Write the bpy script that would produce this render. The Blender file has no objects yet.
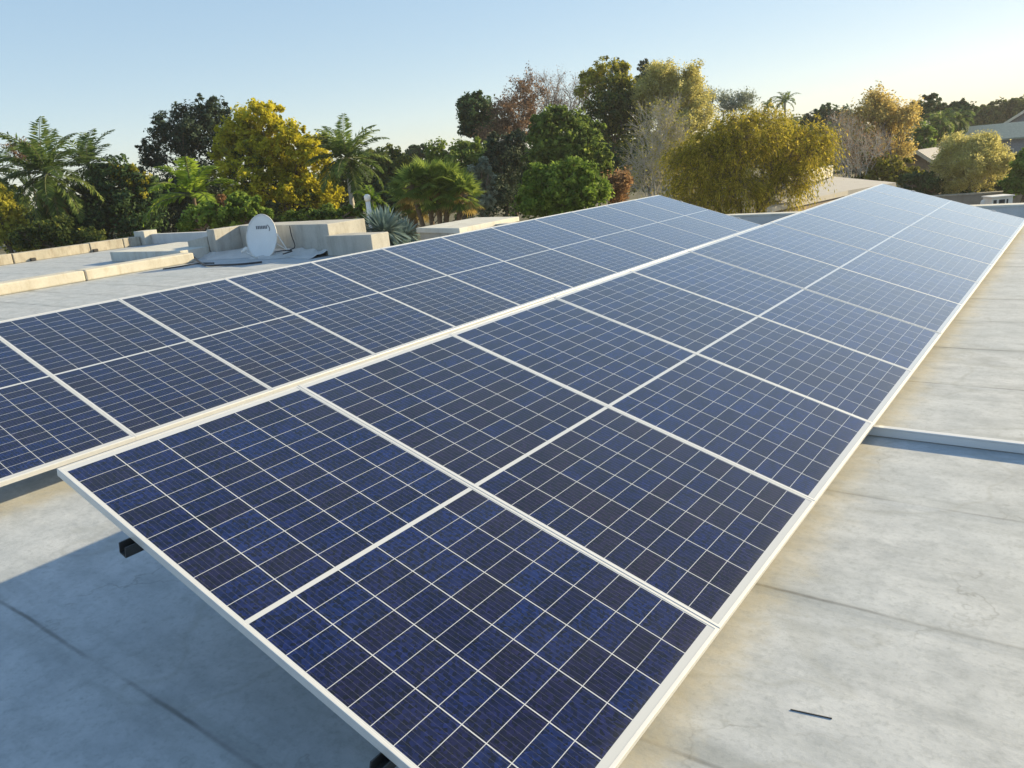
import bpy, math, random
import numpy as np
from mathutils import Matrix, Vector

random.seed(7)
RNG = np.random.default_rng(11)
SC = bpy.context.scene
COL = SC.collection

# ------------------------------------------------------------------ camera
F = 772.2
EYE = np.array([0.0, 0.0, 1.56])
CAM = np.array([[0.800562, 0.093130, -0.591969],
                [0.592021, -0.275889, 0.757229],
                [-0.092797, -0.956667, -0.276001]])   # columns: right, down, forward
cam_data = bpy.data.cameras.new('camera')
cam_data.sensor_width = 36.0
cam_data.lens = F / 1024 * 36.0
cam_data.clip_start = 0.05
cam_data.clip_end = 3000
cam = bpy.data.objects.new('camera', cam_data)
COL.objects.link(cam)
mw = Matrix.Identity(4)
for i in range(3):
    mw[i][0] = CAM[i, 0]; mw[i][1] = -CAM[i, 1]; mw[i][2] = -CAM[i, 2]; mw[i][3] = EYE[i]
cam.matrix_world = mw
SC.camera = cam

# ------------------------------------------------------------------ light
SUN = np.array([1.376, 2.50, 1.0]); SUN = SUN / np.linalg.norm(SUN)
SUN_EL = math.asin(SUN[2]); SUN_AZ = math.atan2(SUN[0], SUN[1])
world = bpy.data.worlds.new('World'); SC.world = world
world.use_nodes = True
wn = world.node_tree
sky = wn.nodes.new('ShaderNodeTexSky')
sky.sky_type = 'NISHITA'; sky.sun_disc = False
sky.sun_elevation = SUN_EL; sky.sun_rotation = SUN_AZ
sky.altitude = 1200; sky.air_density = 1.0; sky.dust_density = 1.0; sky.ozone_density = 2.0
gm = wn.nodes.new('ShaderNodeGamma'); gm.inputs[1].default_value = 0.34
hs = wn.nodes.new('ShaderNodeHueSaturation'); hs.inputs['Saturation'].default_value = 1.80
wn.links.new(sky.outputs[0], gm.inputs[0]); wn.links.new(gm.outputs[0], hs.inputs['Color'])
wn.links.new(hs.outputs[0], wn.nodes['Background'].inputs[0])
wn.nodes['Background'].inputs[1].default_value = 0.15
sd = bpy.data.lights.new('sun', 'SUN'); sd.energy = 2.9; sd.angle = math.radians(0.5)
sd.color = (1.0, 0.80, 0.47)
sun = bpy.data.objects.new('sun', sd); COL.objects.link(sun)
sun.rotation_euler = Vector(SUN).to_track_quat('Z', 'Y').to_euler()
sun.location = Vector(SUN) * 60
SC.view_settings.view_transform = 'Standard'
SC.view_settings.look = 'None'
SC.view_settings.gamma = 1
SC.view_settings.use_curve_mapping = False
SC.view_settings.exposure = 1.72

GROUND = -3.2

# ------------------------------------------------------------------ helpers
def ray(px, py):
    return CAM @ np.array([(px - 512) / F, (py - 384) / F, 1.0])

def at(px, py, d):
    """point of the place seen in direction (px, py), d metres into the view"""
    return EYE + ray(px, py) * d

def on(px, py, z=0.0):
    r = ray(px, py)
    return EYE + r * ((z - EYE[2]) / r[2])

def tag(o, label=None, cat=None, group=None, kind=None):
    if label: o['label'] = label
    if cat: o['category'] = cat
    if group: o['group'] = group
    if kind: o['kind'] = kind
    return o

def empty(name, loc=(0, 0, 0)):
    o = bpy.data.objects.new(name, None); COL.objects.link(o)
    o.empty_display_size = 0.2
    o.location = Vector(loc)
    return o

def link(name, me, mat, parent=None, loc=None, local=False):
    """mesh vertices are in world coordinates unless local"""
    o = bpy.data.objects.new(name, me); COL.objects.link(o)
    if mat: me.materials.append(mat)
    if parent is not None:
        o.parent = parent
        if not local:
            o.location = -(parent.location)
    if loc is not None: o.location = Vector(loc)
    return o

class MB:
    """collects faces into one mesh"""
    def __init__(self):
        self.v = []; self.f = []
    def prism(self, poly, z0, z1):
        n = len(poly); b = len(self.v)
        a = sum(poly[i][0] * poly[(i + 1) % n][1] - poly[(i + 1) % n][0] * poly[i][1] for i in range(n))
        if a < 0: poly = poly[::-1]
        zs0 = z0 if hasattr(z0, '__len__') else [z0] * n
        zs1 = z1 if hasattr(z1, '__len__') else [z1] * n
        self.v += [(p[0], p[1], z) for p, z in zip(poly, zs0)]
        self.v += [(p[0], p[1], z) for p, z in zip(poly, zs1)]
        self.f.append(tuple(b + i for i in reversed(range(n))))
        self.f.append(tuple(b + n + i for i in range(n)))
        for i in range(n):
            j = (i + 1) % n
            self.f.append((b + i, b + j, b + n + j, b + n + i))
        return self
    def box(self, x0, x1, y0, y1, z0, z1):
        return self.prism([(x0, y0), (x1, y0), (x1, y1), (x0, y1)], z0, z1)
    def obox(self, c, ax, ay, az):
        """box with half-axis vectors"""
        c, ax, ay, az = map(np.asarray, (c, ax, ay, az)); b = len(self.v)
        for sz in (-1, 1):
            for sx, sy in ((-1, -1), (1, -1), (1, 1), (-1, 1)):
                self.v.append(tuple(c + sx * ax + sy * ay + sz * az))
        for q in ((3, 2, 1, 0), (4, 5, 6, 7), (0, 1, 5, 4), (1, 2, 6, 5), (2, 3, 7, 6), (3, 0, 4, 7)):
            self.f.append(tuple(b + i for i in q))
        return self
    def face(self, pts):
        b = len(self.v); self.v += [tuple(p) for p in pts]
        self.f.append(tuple(range(b, b + len(pts)))); return self
    def tube(self, pts, radii, n=8, caps=True):
        pts = [np.asarray(p, float) for p in pts]
        if not hasattr(radii, '__len__'): radii = [radii] * len(pts)
        b = len(self.v); m = len(pts)
        for i, p in enumerate(pts):
            d = np.array(pts[min(i + 1, m - 1)] - pts[max(i - 1, 0)], float)
            d /= np.linalg.norm(d) + 1e-9
            a = np.cross(d, [0, 0, 1.0] if abs(d[2]) < .95 else [1.0, 0, 0]); a /= np.linalg.norm(a)
            c = np.cross(d, a)
            for k in range(n):
                t = 2 * math.pi * k / n
                self.v.append(tuple(p + radii[i] * (math.cos(t) * a + math.sin(t) * c)))
        for i in range(m - 1):
            for k in range(n):
                k2 = (k + 1) % n
                self.f.append((b + i * n + k, b + i * n + k2, b + (i + 1) * n + k2, b + (i + 1) * n + k))
        if caps:
            self.f.append(tuple(b + k for k in reversed(range(n))))
            self.f.append(tuple(b + (m - 1) * n + k for k in range(n)))
        return self
    def mesh(self, name, bevel=0.0, smooth=False):
        me = bpy.data.meshes.new(name)
        me.from_pydata(self.v, [], self.f); me.update()
        if bevel > 0:
            import bmesh
            bm = bmesh.new(); bm.from_mesh(me)
            bmesh.ops.recalc_face_normals(bm, faces=bm.faces)
            bmesh.ops.bevel(bm, geom=bm.edges[:], offset=bevel, segments=2, affect='EDGES', profile=0.5)
            bm.to_mesh(me); bm.free()
        if smooth:
            me.polygons.foreach_set('use_smooth', [True] * len(me.polygons))
        return me
    def build(self, name, mat, parent=None, bevel=0.0, smooth=False, local=False):
        return link(name, self.mesh(name, bevel, smooth), mat, parent, local=local)

# ------------------------------------------------------------------ materials
class NT:
    def __init__(self, name):
        self.m = bpy.data.materials.new(name); self.m.use_nodes = True
        self.t = self.m.node_tree; self.n = self.t.nodes
        self.p = self.n['Principled BSDF']
    def node(self, ty, **kw):
        x = self.n.new(ty)
        for k, v in kw.items(): setattr(x, k, v)
        return x
    def set(self, sock, val):
        if hasattr(val, 'is_output') or isinstance(val, bpy.types.NodeSocket): self.t.links.new(val, sock)
        else: sock.default_value = val
    def math(self, op, a, b=None, c=None, clamp=False):
        x = self.node('ShaderNodeMath', operation=op, use_clamp=clamp)
        self.set(x.inputs[0], a)
        if b is not None: self.set(x.inputs[1], b)
        if c is not None: self.set(x.inputs[2], c)
        return x.outputs[0]
    def mix(self, fac, a, b, blend='MIX'):
        x = self.node('ShaderNodeMix', data_type='RGBA', blend_type=blend)
        self.set(x.inputs[0], fac)
        self.set(x.inputs[6], a if not isinstance(a, tuple) else (*a, 1)[:4])
        self.set(x.inputs[7], b if not isinstance(b, tuple) else (*b, 1)[:4])
        return x.outputs[2]
    def ramp(self, fac, stops, interp='LINEAR'):
        x = self.node('ShaderNodeValToRGB'); cr = x.color_ramp; cr.interpolation = interp
        while len(cr.elements) > 1: cr.elements.remove(cr.elements[0])
        cr.elements[0].position = stops[0][0]; cr.elements[0].color = (*stops[0][1], 1)
        for p, c in stops[1:]:
            e = cr.elements.new(p); e.color = (*c, 1)
        self.set(x.inputs[0], fac); return x.outputs[0]
    def coords(self, which='Object', scale=(1, 1, 1), loc=(0, 0, 0)):
        tc = self.node('ShaderNodeTexCoord'); mp = self.node('ShaderNodeMapping')
        mp.inputs['Scale'].default_value = scale; mp.inputs['Location'].default_value = loc
        self.t.links.new(tc.outputs[which], mp.inputs[0]); return mp.outputs[0]
    def noise(self, vec, scale, detail=4, rough=0.55, out=0):
        x = self.node('ShaderNodeTexNoise'); self.set(x.inputs['Vector'], vec)
        x.inputs['Scale'].default_value = scale; x.inputs['Detail'].default_value = detail
        x.inputs['Roughness'].default_value = rough; return x.outputs[out]
    def rng(self, v, a, b, c=0.0, d=1.0):
        x = self.node('ShaderNodeMapRange'); self.set(x.inputs[0], v)
        x.inputs[1].default_value = a; x.inputs[2].default_value = b
        x.inputs[3].default_value = c; x.inputs[4].default_value = d; return x.outputs[0]
    def bump(self, h, strength=0.3, dist=0.01):
        x = self.node('ShaderNodeBump'); x.inputs['Strength'].default_value = strength
        x.inputs['Distance'].default_value = dist; self.set(x.inputs['Height'], h)
        self.t.links.new(x.outputs[0], self.p.inputs['Normal'])
    def base(self, c): self.set(self.p.inputs['Base Color'], c if not isinstance(c, tuple) else (*c, 1))
    def par(self, **kw):
        for k, v in kw.items(): self.set(self.p.inputs[k.replace('_', ' ')], v)
        return self

def plain(name, col, rough=0.6, metal=0.0, var=0.15, scale=6.0):
    m = NT(name); v = m.noise(m.coords(), scale, 5)
    k = m.rng(v, 0.3, 0.7, 1 - var, 1 + var)
    x = m.node('ShaderNodeVectorMath', operation='SCALE'); x.inputs[0].default_value = col
    m.set(x.inputs['Scale'], k); m.base(x.outputs[0]); m.par(Roughness=rough, Metallic=metal)
    return m.m

def foliage(name, cols, trans=0.25, rough=0.65):
    trans = min(.5, .12 + trans * 1.5)
    m = NT(name)
    a = m.node('ShaderNodeAttribute'); a.attribute_name = 'tint'
    c = m.ramp(a.outputs['Fac'], [(i / (len(cols) - 1), c) for i, c in enumerate(cols)])
    m.base(c); m.par(Roughness=rough)
    m.p.inputs['Specular IOR Level'].default_value = 0.12
    tr = m.node('ShaderNodeBsdfTranslucent'); m.set(tr.inputs[0], c)
    mx = m.node('ShaderNodeMixShader'); mx.inputs[0].default_value = trans
    m.t.links.new(m.p.outputs[0], mx.inputs[1]); m.t.links.new(tr.outputs[0], mx.inputs[2])
    m.t.links.new(mx.outputs[0], m.n['Material Output'].inputs[0])
    return m.m

def make_roof_material():
    m = NT('roof_coating')
    co = m.coords()
    sep = m.node('ShaderNodeSeparateXYZ'); m.set(sep.inputs[0], co)
    X, Y = sep.outputs[0], sep.outputs[1]
    big = m.noise(co, 0.55, 5, 0.6)
    mid = m.noise(m.coords(scale=(1, 1.5, 1)), 3.4, 8, 0.7)
    streak = m.noise(m.coords(scale=(1.0, 4.5, 1)), 1.7, 7, 0.65)
    fine = m.noise(co, 42, 4, 0.7)
    c = m.ramp(mid, [(0.28, (0.305, 0.33, 0.355)), (0.5, (0.445, 0.47, 0.495)), (0.72, (0.55, 0.575, 0.60))])
    c = m.mix(m.rng(big, 0.38, 0.68, 0.0, 0.55), c, (0.385, 0.43, 0.47))
    c = m.mix(m.rng(streak, 0.50, 0.76, 0.0, 0.55), c, (0.26, 0.285, 0.30))
    c = m.mix(m.rng(fine, 0.52, 0.75, 0.0, 0.55), c, (0.24, 0.265, 0.28))
    grit = m.noise(co, 14, 8, 0.75)
    c = m.mix(m.rng(grit, 0.50, 0.72, 0.0, 0.55), c, (0.24, 0.265, 0.28))
    c = m.mix(m.rng(m.noise(m.coords(loc=(3, 7, 0)), 1.1, 8, .7), 0.55, 0.72, 0.0, 0.45), c, (0.25, 0.27, 0.275))
    # hairline cracks and dried puddle edges
    wv = m.node('ShaderNodeVectorMath', operation='ADD'); m.set(wv.inputs[0], co)
    nz_ = m.noise(co, 2.2, 5, .6, out=1); m.set(wv.inputs[1], nz_)
    vo = m.node('ShaderNodeTexVoronoi', feature='DISTANCE_TO_EDGE'); m.set(vo.inputs['Vector'], wv.outputs[0]); vo.inputs['Scale'].default_value = 0.75
    ck = m.math('SUBTRACT', 1.0, m.rng(vo.outputs['Distance'], 0.0, 0.010), clamp=True)
    ck = m.math('MULTIPLY', ck, m.rng(m.noise(m.coords(loc=(9, 2, 0)), 1.6, 4), 0.50, 0.62), clamp=True)
    c = m.mix(m.math('MULTIPLY', ck, 0.45), c, (0.17, 0.18, 0.175))
    pd = m.noise(m.coords(loc=(1, 5, 0)), 0.9, 3, .5)
    rg_ = m.math('SUBTRACT', 1.0, m.rng(m.math('ABSOLUTE', m.math('SUBTRACT', pd, 0.56)), 0.0, 0.012), clamp=True)
    c = m.mix(m.math('MULTIPLY', rg_, 0.28), c, (0.26, 0.27, 0.25))
    # lap seams of the membrane, every 0.9 m across the building; each lap has its own wear
    w = m.math('ADD', Y, m.math('MULTIPLY', m.math('SUBTRACT', m.noise(m.coords(scale=(1, .05, 1)), 1.3, 5), 0.5), 0.045))
    w = m.math('ADD', w, m.math('MULTIPLY', m.math('LESS_THAN', X, -1.6), -0.27))
    lap = m.math('DIVIDE', m.math('ADD', w, 7.94), 0.905)
    ph = m.math('FRACT', lap)
    wn_ = m.node('ShaderNodeTexWhiteNoise'); wn_.noise_dimensions = '1D'; m.set(wn_.inputs['W'], m.math('FLOOR', lap))
    dist = m.math('MULTIPLY', m.math('ABSOLUTE', m.math('SUBTRACT', ph, 0.5)), 0.905)   # 0 at the seam
    brk = m.rng(m.noise(m.coords(scale=(1, .6, 1)), 2.1, 5), 0.38, 0.6, 0.1, 1.0)
    brk = m.math('MULTIPLY', brk, m.rng(wn_.outputs[0], 0, 1, 0.55, 1.0))
    seam = m.math('MULTIPLY', m.math('SUBTRACT', 1.0, m.rng(dist, 0.003, 0.012)), brk, clamp=True)
    halo = m.math('MULTIPLY', m.math('SUBTRACT', 1.0, m.rng(dist, 0.01, 0.13)), m.rng(streak, .40, .62), clamp=True)
    c = m.mix(m.math('MULTIPLY', halo, 0.38), c, (0.22, 0.24, 0.24))
    c = m.mix(m.math('MULTIPLY', seam, 0.9), c, (0.09, 0.09, 0.085))
    # dusty drip stain on the roof under the low edge of each row
    wob = m.math('MULTIPLY', m.math('SUBTRACT', m.noise(m.coords(scale=(.8, 1, 1)), 7.0, 8, .75), 0.5), 0.55)
    for x0 in (-0.90, -4.66):
        dx = m.math('ABSOLUTE', m.math('SUBTRACT', m.math('ADD', X, wob), x0))
        s = m.math('SUBTRACT', 1.0, m.rng(dx, 0.04, 0.18), clamp=True)
        s = m.math('MULTIPLY', s, m.rng(grit, 0.3, 0.62, 1.0, 0.35), clamp=True)
        c = m.mix(m.math('MULTIPLY', s, 0.50), c, (0.46, 0.40, 0.26))
    m.base(c); m.par(Roughness=0.62)
    m.p.inputs['Specular IOR Level'].default_value = 0.35
    h = m.math('ADD', m.math('MULTIPLY', mid, 0.6), m.math('MULTIPLY', fine, 0.25))
    h = m.math('ADD', h, m.rng(ph, 0.44, 0.5, 0.0, 0.55))
    m.bump(h, 0.35, 0.008)
    return m.m

def concrete(name, a, b, stain=(0.16, 0.14, 0.11), amt=0.5):
    m = NT(name); co = m.coords()
    n1 = m.noise(co, 1.7, 6, 0.65); n2 = m.noise(m.coords(scale=(1, 1, .25)), 5, 5, .65); n3 = m.noise(co, 30, 3)
    c = m.mix(m.rng(n1, .3, .7), a, b)
    c = m.mix(m.rng(n2, .48, .75, 0, amt), c, stain)
    c = m.mix(m.rng(n3, .5, .8, 0, .25), c, stain)
    m.base(c); m.par(Roughness=0.85); m.bump(n3, .3, .01)
    return m.m

MOD_W, MOD_L, MOD_H = 1.0110, 2.0, 0.029
def make_cell_material():
    m = NT('photovoltaic_glass')
    tc = m.node('ShaderNodeTexCoord'); co = tc.outputs['Object']
    sep = m.node('ShaderNodeSeparateXYZ'); m.set(sep.inputs[0], co)
    x, y = sep.outputs[0], sep.outputs[1]
    oi = m.node('ShaderNodeObjectInfo'); rnd = oi.outputs['Random']
    px, py = 0.1636, 0.0797
    gx = m.math('ADD', m.math('DIVIDE', x, px), 3.0)
    ay = m.math('ABSOLUTE', y)
    gy = m.math('DIVIDE', m.math('SUBTRACT', ay, 0.0080), py)
    fx, fy = m.math('FRACT', gx), m.math('FRACT', gy)
    # inside-cell mask
    def inside(f, half):
        return m.math('LESS_THAN', m.math('ABSOLUTE', m.math('SUBTRACT', f, 0.5)), half)
    mk = m.math('MULTIPLY', inside(fx, 0.5 - 0.0105), inside(fy, 0.5 - 0.0130))
    mk = m.math('MULTIPLY', mk, m.math('LESS_THAN', m.math('ABSOLUTE', x), 3 * px))
    mk = m.math('MULTIPLY', mk, m.math('GREATER_THAN', ay, 0.0080))
    mk = m.math('MULTIPLY', mk, m.math('LESS_THAN', ay, 0.0080 + 12 * py))
    # one random number per cell
    cv = m.node('ShaderNodeCombineXYZ')
    m.set(cv.inputs[0], m.math('FLOOR', gx))
    m.set(cv.inputs[1], m.math('ADD', m.math('FLOOR', gy), m.math('MULTIPLY', m.math('GREATER_THAN', y, 0.0), 40.0)))
    m.set(cv.inputs[2], m.math('MULTIPLY', rnd, 317.0))
    wnz = m.node('ShaderNodeTexWhiteNoise'); wnz.noise_dimensions = '3D'; m.set(wnz.inputs[0], cv.outputs[0])
    cell = m.math('ADD', m.math('MULTIPLY', wnz.outputs[0], 0.55), m.math('MULTIPLY', m.math('FRACT', m.math('MULTIPLY', rnd, 7.31)), 0.45))
    col = m.ramp(cell, [(0.0, (0.0070, 0.0030, 0.009)), (0.22, (0.0050, 0.0028, 0.015)), (0.45, (0.0030, 0.0034, 0.024)),
                        (0.70, (0.0024, 0.0052, 0.038)), (1.0, (0.0022, 0.0090, 0.056))])
    # crystal grains
    vo = m.node('ShaderNodeTexVoronoi'); m.set(vo.inputs['Vector'], co); vo.inputs['Scale'].default_value = 95
    vs = m.node('ShaderNodeSeparateColor'); m.set(vs.inputs[0], vo.outputs['Color'])
    k = m.rng(vs.outputs[0], 0, 1, 0.25, 2.2)
    blot = m.rng(m.noise(co, 9, 3), .3, .7, .8, 1.25)
    sc = m.node('ShaderNodeVectorMath', operation='SCALE'); m.set(sc.inputs[0], col); m.set(sc.inputs['Scale'], m.math('MULTIPLY', k, blot))
    # nine thin busbar wires along the panel
    bb = m.math('LESS_THAN', m.math('ABSOLUTE', m.math('SUBTRACT', m.math('FRACT', m.math('MULTIPLY', fx, 9.0)), 0.5)), 0.028)
    c = m.mix(m.math('MULTIPLY', bb, 0.32), sc.outputs[0], (0.16, 0.17, 0.22))
    c = m.mix(mk, (0.50, 0.53, 0.57), c)
    dust = m.rng(m.noise(co, 3.0, 5, .65), .35, .75, 0.0, 0.045)
    edge = m.rng(y, -0.93, -0.985, 0.0, 0.10)
    c = m.mix(m.math('ADD', dust, edge, clamp=True), c, (0.22, 0.21, 0.18))
    m.base(c)
    m.par(Roughness=0.10, IOR=1.34, Coat_Weight=1.0, Coat_Roughness=0.03, Coat_IOR=1.36, Sheen_Weight=0.60, Sheen_Roughness=0.17)
    m.p.inputs['Specular IOR Level'].default_value = 0.5
    return m.m

MAT = dict(
    roof=make_roof_material(),
    cells=make_cell_material(),
    alu=plain('anodised_aluminium', (0.66, 0.67, 0.67), 0.40, 0.30, 0.04, 20),
    rail=plain('rail_aluminium', (0.07, 0.075, 0.08), 0.5, 0.5, 0.1, 12),
    dark=plain('dark_rubber', (0.02, 0.02, 0.022), 0.6),
    cable=plain('black_cable_sheath', (0.03, 0.03, 0.035), 0.5),
    trunk_white=plain('white_pvc', (0.62, 0.63, 0.64), 0.4, 0, 0.06, 3),
    conc=concrete('weathered_concrete', (0.48, 0.47, 0.43), (0.36, 0.36, 0.34)),
    coping=concrete('stained_coping', (0.50, 0.46, 0.38), (0.36, 0.34, 0.28), (0.17, 0.12, 0.07), 0.75),
    pale=concrete('pale_painted_plaster', (0.62, 0.62, 0.57), (0.50, 0.50, 0.47), (0.30, 0.25, 0.17), .45),
    upstand=concrete('silver_painted_upstand', (0.60, 0.585, 0.52), (0.48, 0.46, 0.40), (0.32, 0.25, 0.15), .5),
    flash=concrete('silver_flashing', (0.60, 0.60, 0.59), (0.5, 0.5, 0.5), (0.3, 0.3, 0.3), .3),
    dish=plain('dish_paint', (0.72, 0.74, 0.76), 0.45, 0, .05, 2),
    white=plain('white_paint', (0.75, 0.74, 0.71), 0.5, 0, .08, 4),
    bark=plain('bark', (0.13, 0.10, 0.075), 0.9, 0, .35, 14),
    palebark=plain('pale_bark', (0.44, 0.41, 0.36), 0.9, 0, .25, 10),
    ground=plain('dry_garden_ground', (0.09, 0.085, 0.045), 0.95, 0, .45, 0.35),
    greyroof=concrete('shed_sheet', (0.48, 0.46, 0.43), (0.42, 0.40, 0.37), (.3, .28, .25), .3),
    tile=plain('slate_and_shaded_wall', (0.22, 0.23, 0.26), 0.6, 0, .2, 8),  # slate; also holds the shade of the olive roofed house's wall
    greentile=plain('olive_roof', (0.30, 0.33, 0.27), 0.75, 0, .2, 8),
    trim=plain('cream_trim', (0.66, 0.60, 0.48), 0.6),
    brownwall=plain('face_brick', (0.24, 0.19, 0.15), 0.85, 0, .25, 5),
    garden=concrete('garden_wall', (0.33, 0.30, 0.26), (0.25, 0.23, 0.20), (.13, .12, .1), .5),
    glass=plain('window_glass', (0.03, 0.045, 0.06), 0.1),
)

# ------------------------------------------------------------------ the ground and the roof
g = MB(); g.face([(-260, -120, GROUND), (260, -120, GROUND), (260, 300, GROUND), (-260, 300, GROUND)])
tag(g.build('ground', MAT['ground']), kind='structure')

r = MB()
r.prism([(-26.5, -9), (5.5, -9), (5.5, 14.25), (-11.6, 14.25), (-11.6, 12.2), (-18.5, 12.6), (-18.5, 14.2), (-26.5, 14.2)], -0.35, 0.0)
tag(r.build('roof', MAT['roof']), kind='structure')
hw = MB()
hw.prism([(-26.2, -8.7), (5.2, -8.7), (5.2, 13.9), (-11.9, 13.9), (-11.9, 11.9), (-18.2, 12.3), (-18.2, 13.9), (-26.2, 13.9)], GROUND, -0.353)
tag(hw.build('house_walls', MAT['pale']), kind='structure')

# parapets and blocks
def wall_thing(name, label, cat, polys, mat, bevel=0.012, group=None):
    b = MB()
    for poly, z0, z1 in polys: b.prism(poly, z0, z1)
    return tag(b.build(name, mat, bevel=bevel), label, cat, group)

def rect(x0, x1, y0, y1): return [(x0, y0), (x1, y0), (x1, y1), (x0, y1)]

pw = empty('parapet_wall', (-26.2, 6, 0))
tag(pw, 'long low weathered parapet with stained joints along the far left roof edge', 'parapet')
y = -6.0; k = 0
rr = random.Random(3)
while y < 13.6:
    L = rr.choice([1.5, 1.9, 2.3, 1.1]); y2 = min(13.7, y + L)
    b = MB(); b.box(-26.45 + rr.uniform(-.02, .02), -26.02 + rr.uniform(-.02, .02), y + .012, y2 - .012, 0.001, 0.29 + rr.uniform(-.035, .03))
    b.build('coping_block', MAT['coping'], pw, bevel=0.02); y = y2
b = MB()
for yy in (10.15, 12.05): b.box(-26.02, -25.93, yy, yy + .16, 0.002, 0.10)
b.build('drain_outlet', MAT['dark'], pw, bevel=0.02)

wall_thing('corner_block', 'small concrete block at the end of the long far left parapet', 'block', [(rect(-26.4, -25.75, 13.72, 14.2), 0.001, 0.46)], MAT['pale'])
wall_thing('rear_parapet', 'low silver rear parapet shaded blue behind the cream slab', 'parapet', [(rect(-25.74, -18.45, 13.95, 14.2), 0.001, 0.33)], MAT['flash'])
up = MB()
yy = -7.0
while yy < 9.99:
    y2 = min(10.0, yy + 2.9); up.box(-17.25, -16.75, yy + .006, y2 - .006, 0.001, 0.225); yy = y2
tag(up.build('upstand', MAT['upstand'], bevel=0.03), 'long cream painted upstand crossing the left roof in the sun', 'upstand')
wall_thing('roof_slab', 'flat cream topped slab between the left roof and the concrete blocks', 'slab', [(rect(-20.8, -17.42, 10.06, 12.0), 0.001, 0.255)], MAT['pale'])
wall_thing('concrete_block', 'grey square concrete block left of the satellite dish', 'block', [([(-18.3, 10.82), (-17.42, 10.82), (-17.42, 11.8), (-18.3, 11.8)], 0.001, [.40, .50, .50, .40])], MAT['conc'])
wall_thing('side_wall', 'short concrete side wall with a sunlit corner patch left of the dish', 'wall', [(rect(-17.41, -17.1, 10.84, 12.2), 0.001, 0.655)], MAT['conc'])
wall_thing('concrete_wall', 'long grey concrete wall standing behind the satellite dish', 'wall',
           [([(-17.095, 11.55), (-13.05, 10.93), (-13.05, 12.0), (-17.095, 12.2)], 0.001, 0.655)], MAT['conc'])
wall_thing('concrete_plinth', 'lower grey concrete block with a sunlit end right of the dish', 'block', [(rect(-13.02, -11.64, 10.80, 11.30), 0.001, 0.42)], MAT['conc'])
fl = MB(); NU, NV = 60, 7
for i in range(NU + 1):
    u_ = i / NU; xw = -18.0 + u_ * 4.9
    y_back = 10.80 if xw < -17.4 else (10.84 if xw < -17.1 else 11.53 - (xw + 17.1) * .15)
    y_front = 10.45 + .12 * math.sin(u_ * 17) + .06 * math.sin(u_ * 41)
    for j in range(NV + 1):
        v_ = j / NV
        hgt = .004 + .11 * v_ ** 1.6 + (.035 * math.sin(u_ * 37 + v_ * 5) * math.sin(v_ * 9 + u_ * 23) + rr.uniform(0, .02)) * min(1, v_ * 3)
        fl.v.append((xw, y_front + (y_back - y_front) * v_, max(.004, hgt)))
for i in range(NU):
    for j in range(NV):
        q = i * (NV + 1) + j; fl.f.append((q, q + NV + 1, q + NV + 2, q + 1))
tag(fl.build('flashing', MAT['flash'], smooth=True), 'lumpy silver flashing along the foot of the concrete wall', 'flashing')

# far end parapet
fp = empty('end_parapet', (-2, 14.1, 0))
tag(fp, 'low parapet in blue shade closing the roof beyond both panel rows', 'parapet')
b = MB(); b.box(-11.5, 5.4, 14.0, 14.24, 0.001, 0.20); b.build('upstand_face', MAT['flash'], fp)
b = MB(); b.box(-11.5, 5.4, 13.985, 14.26, 0.2005, 0.235); b.build('coping', MAT['pale'], fp, bevel=0.008)

# capped box behind the rear row
cp = [on(416, 228, .30), on(459, 228.3, .30), on(519, 216.5, .30), on(476, 217.3, .30)]
cp = [(p[0], p[1]) for p in cp]
cb = empty('capped_shaft', (cp[0][0], cp[0][1], 0))
tag(cb, 'low plastered shaft with a pale overhanging concrete cap behind the rear row', 'shaft')
cx, cy = np.mean([p[0] for p in cp]), np.mean([p[1] for p in cp])
b = MB(); b.prism(cp, 0.19, 0.30); b.build('cap', MAT['pale'], cb, bevel=0.012)
inner = [(cx + (p[0] - cx) * .9, cy + (p[1] - cy) * .97) for p in cp]
b = MB(); b.prism(inner, GROUND, 0.188); b.build('shaft_wall', MAT['conc'], cb)

# cable trunking on the right
tr = empty('cable_trunking', (0.4, 4.16, 0))
tag(tr, 'white cable trunking lying on the roof and running under the front row', 'trunking')
ty = 4.125
b = MB(); b.box(-1.9, 3.2, ty, ty + 0.034, 0.004, 0.044); b.build('channel', MAT['trunk_white'], tr, bevel=0.002)
b = MB(); b.box(-1.9, 3.2, ty - 0.002, ty + 0.036, 0.0445, 0.053); b.build('lid', MAT['trunk_white'], tr, bevel=0.0025)

st = MB(); p0, p1 = on(790.5, 709.5, .0014), on(832, 718.5, .0014)
d = (p1 - p0); d /= np.linalg.norm(d); n = np.array([-d[1], d[0], 0])
st.obox((p0 + p1) / 2, (p1 - p0) / 2, n * .0017, (0, 0, .0012))
tag(st.build('cable_tie', MAT['dark']), 'short black cable tie lying on the bare roof at lower right', 'cable tie')

# ------------------------------------------------------------------ solar panels
def frame_mesh():
    W, L, H = MOD_W / 2, MOD_L / 2, MOD_H; t = 0.011
    b = MB()
    def ring(w, l, z): return [(-w, -l, z), (w, -l, z), (w, l, z), (-w, l, z)]
    bv = 0.0012
    rings = [ring(W - .03, L - .03, -H), ring(W, L, -H), ring(W, L, -bv), ring(W - bv, L - bv, 0), ring(W - t, L - t, 0), ring(W - t - .0005, L - t - .0005, -0.006)]
    for q in rings: b.v += q
    for i in range(len(rings) - 1):
        for k in range(4):
            k2 = (k + 1) % 4
            b.f.append((i * 4 + k, i * 4 + k2, i * 4 + 4 + k2, i * 4 + 4 + k))
    return b.mesh('panel_frame')
def glass_mesh():
    W, L = MOD_W / 2 - .0100, MOD_L / 2 - .0100
    b = MB()
    b.box(-W, W, -L, L, -0.0058, -0.0010)
    return b.mesh('panel_glass')
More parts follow.
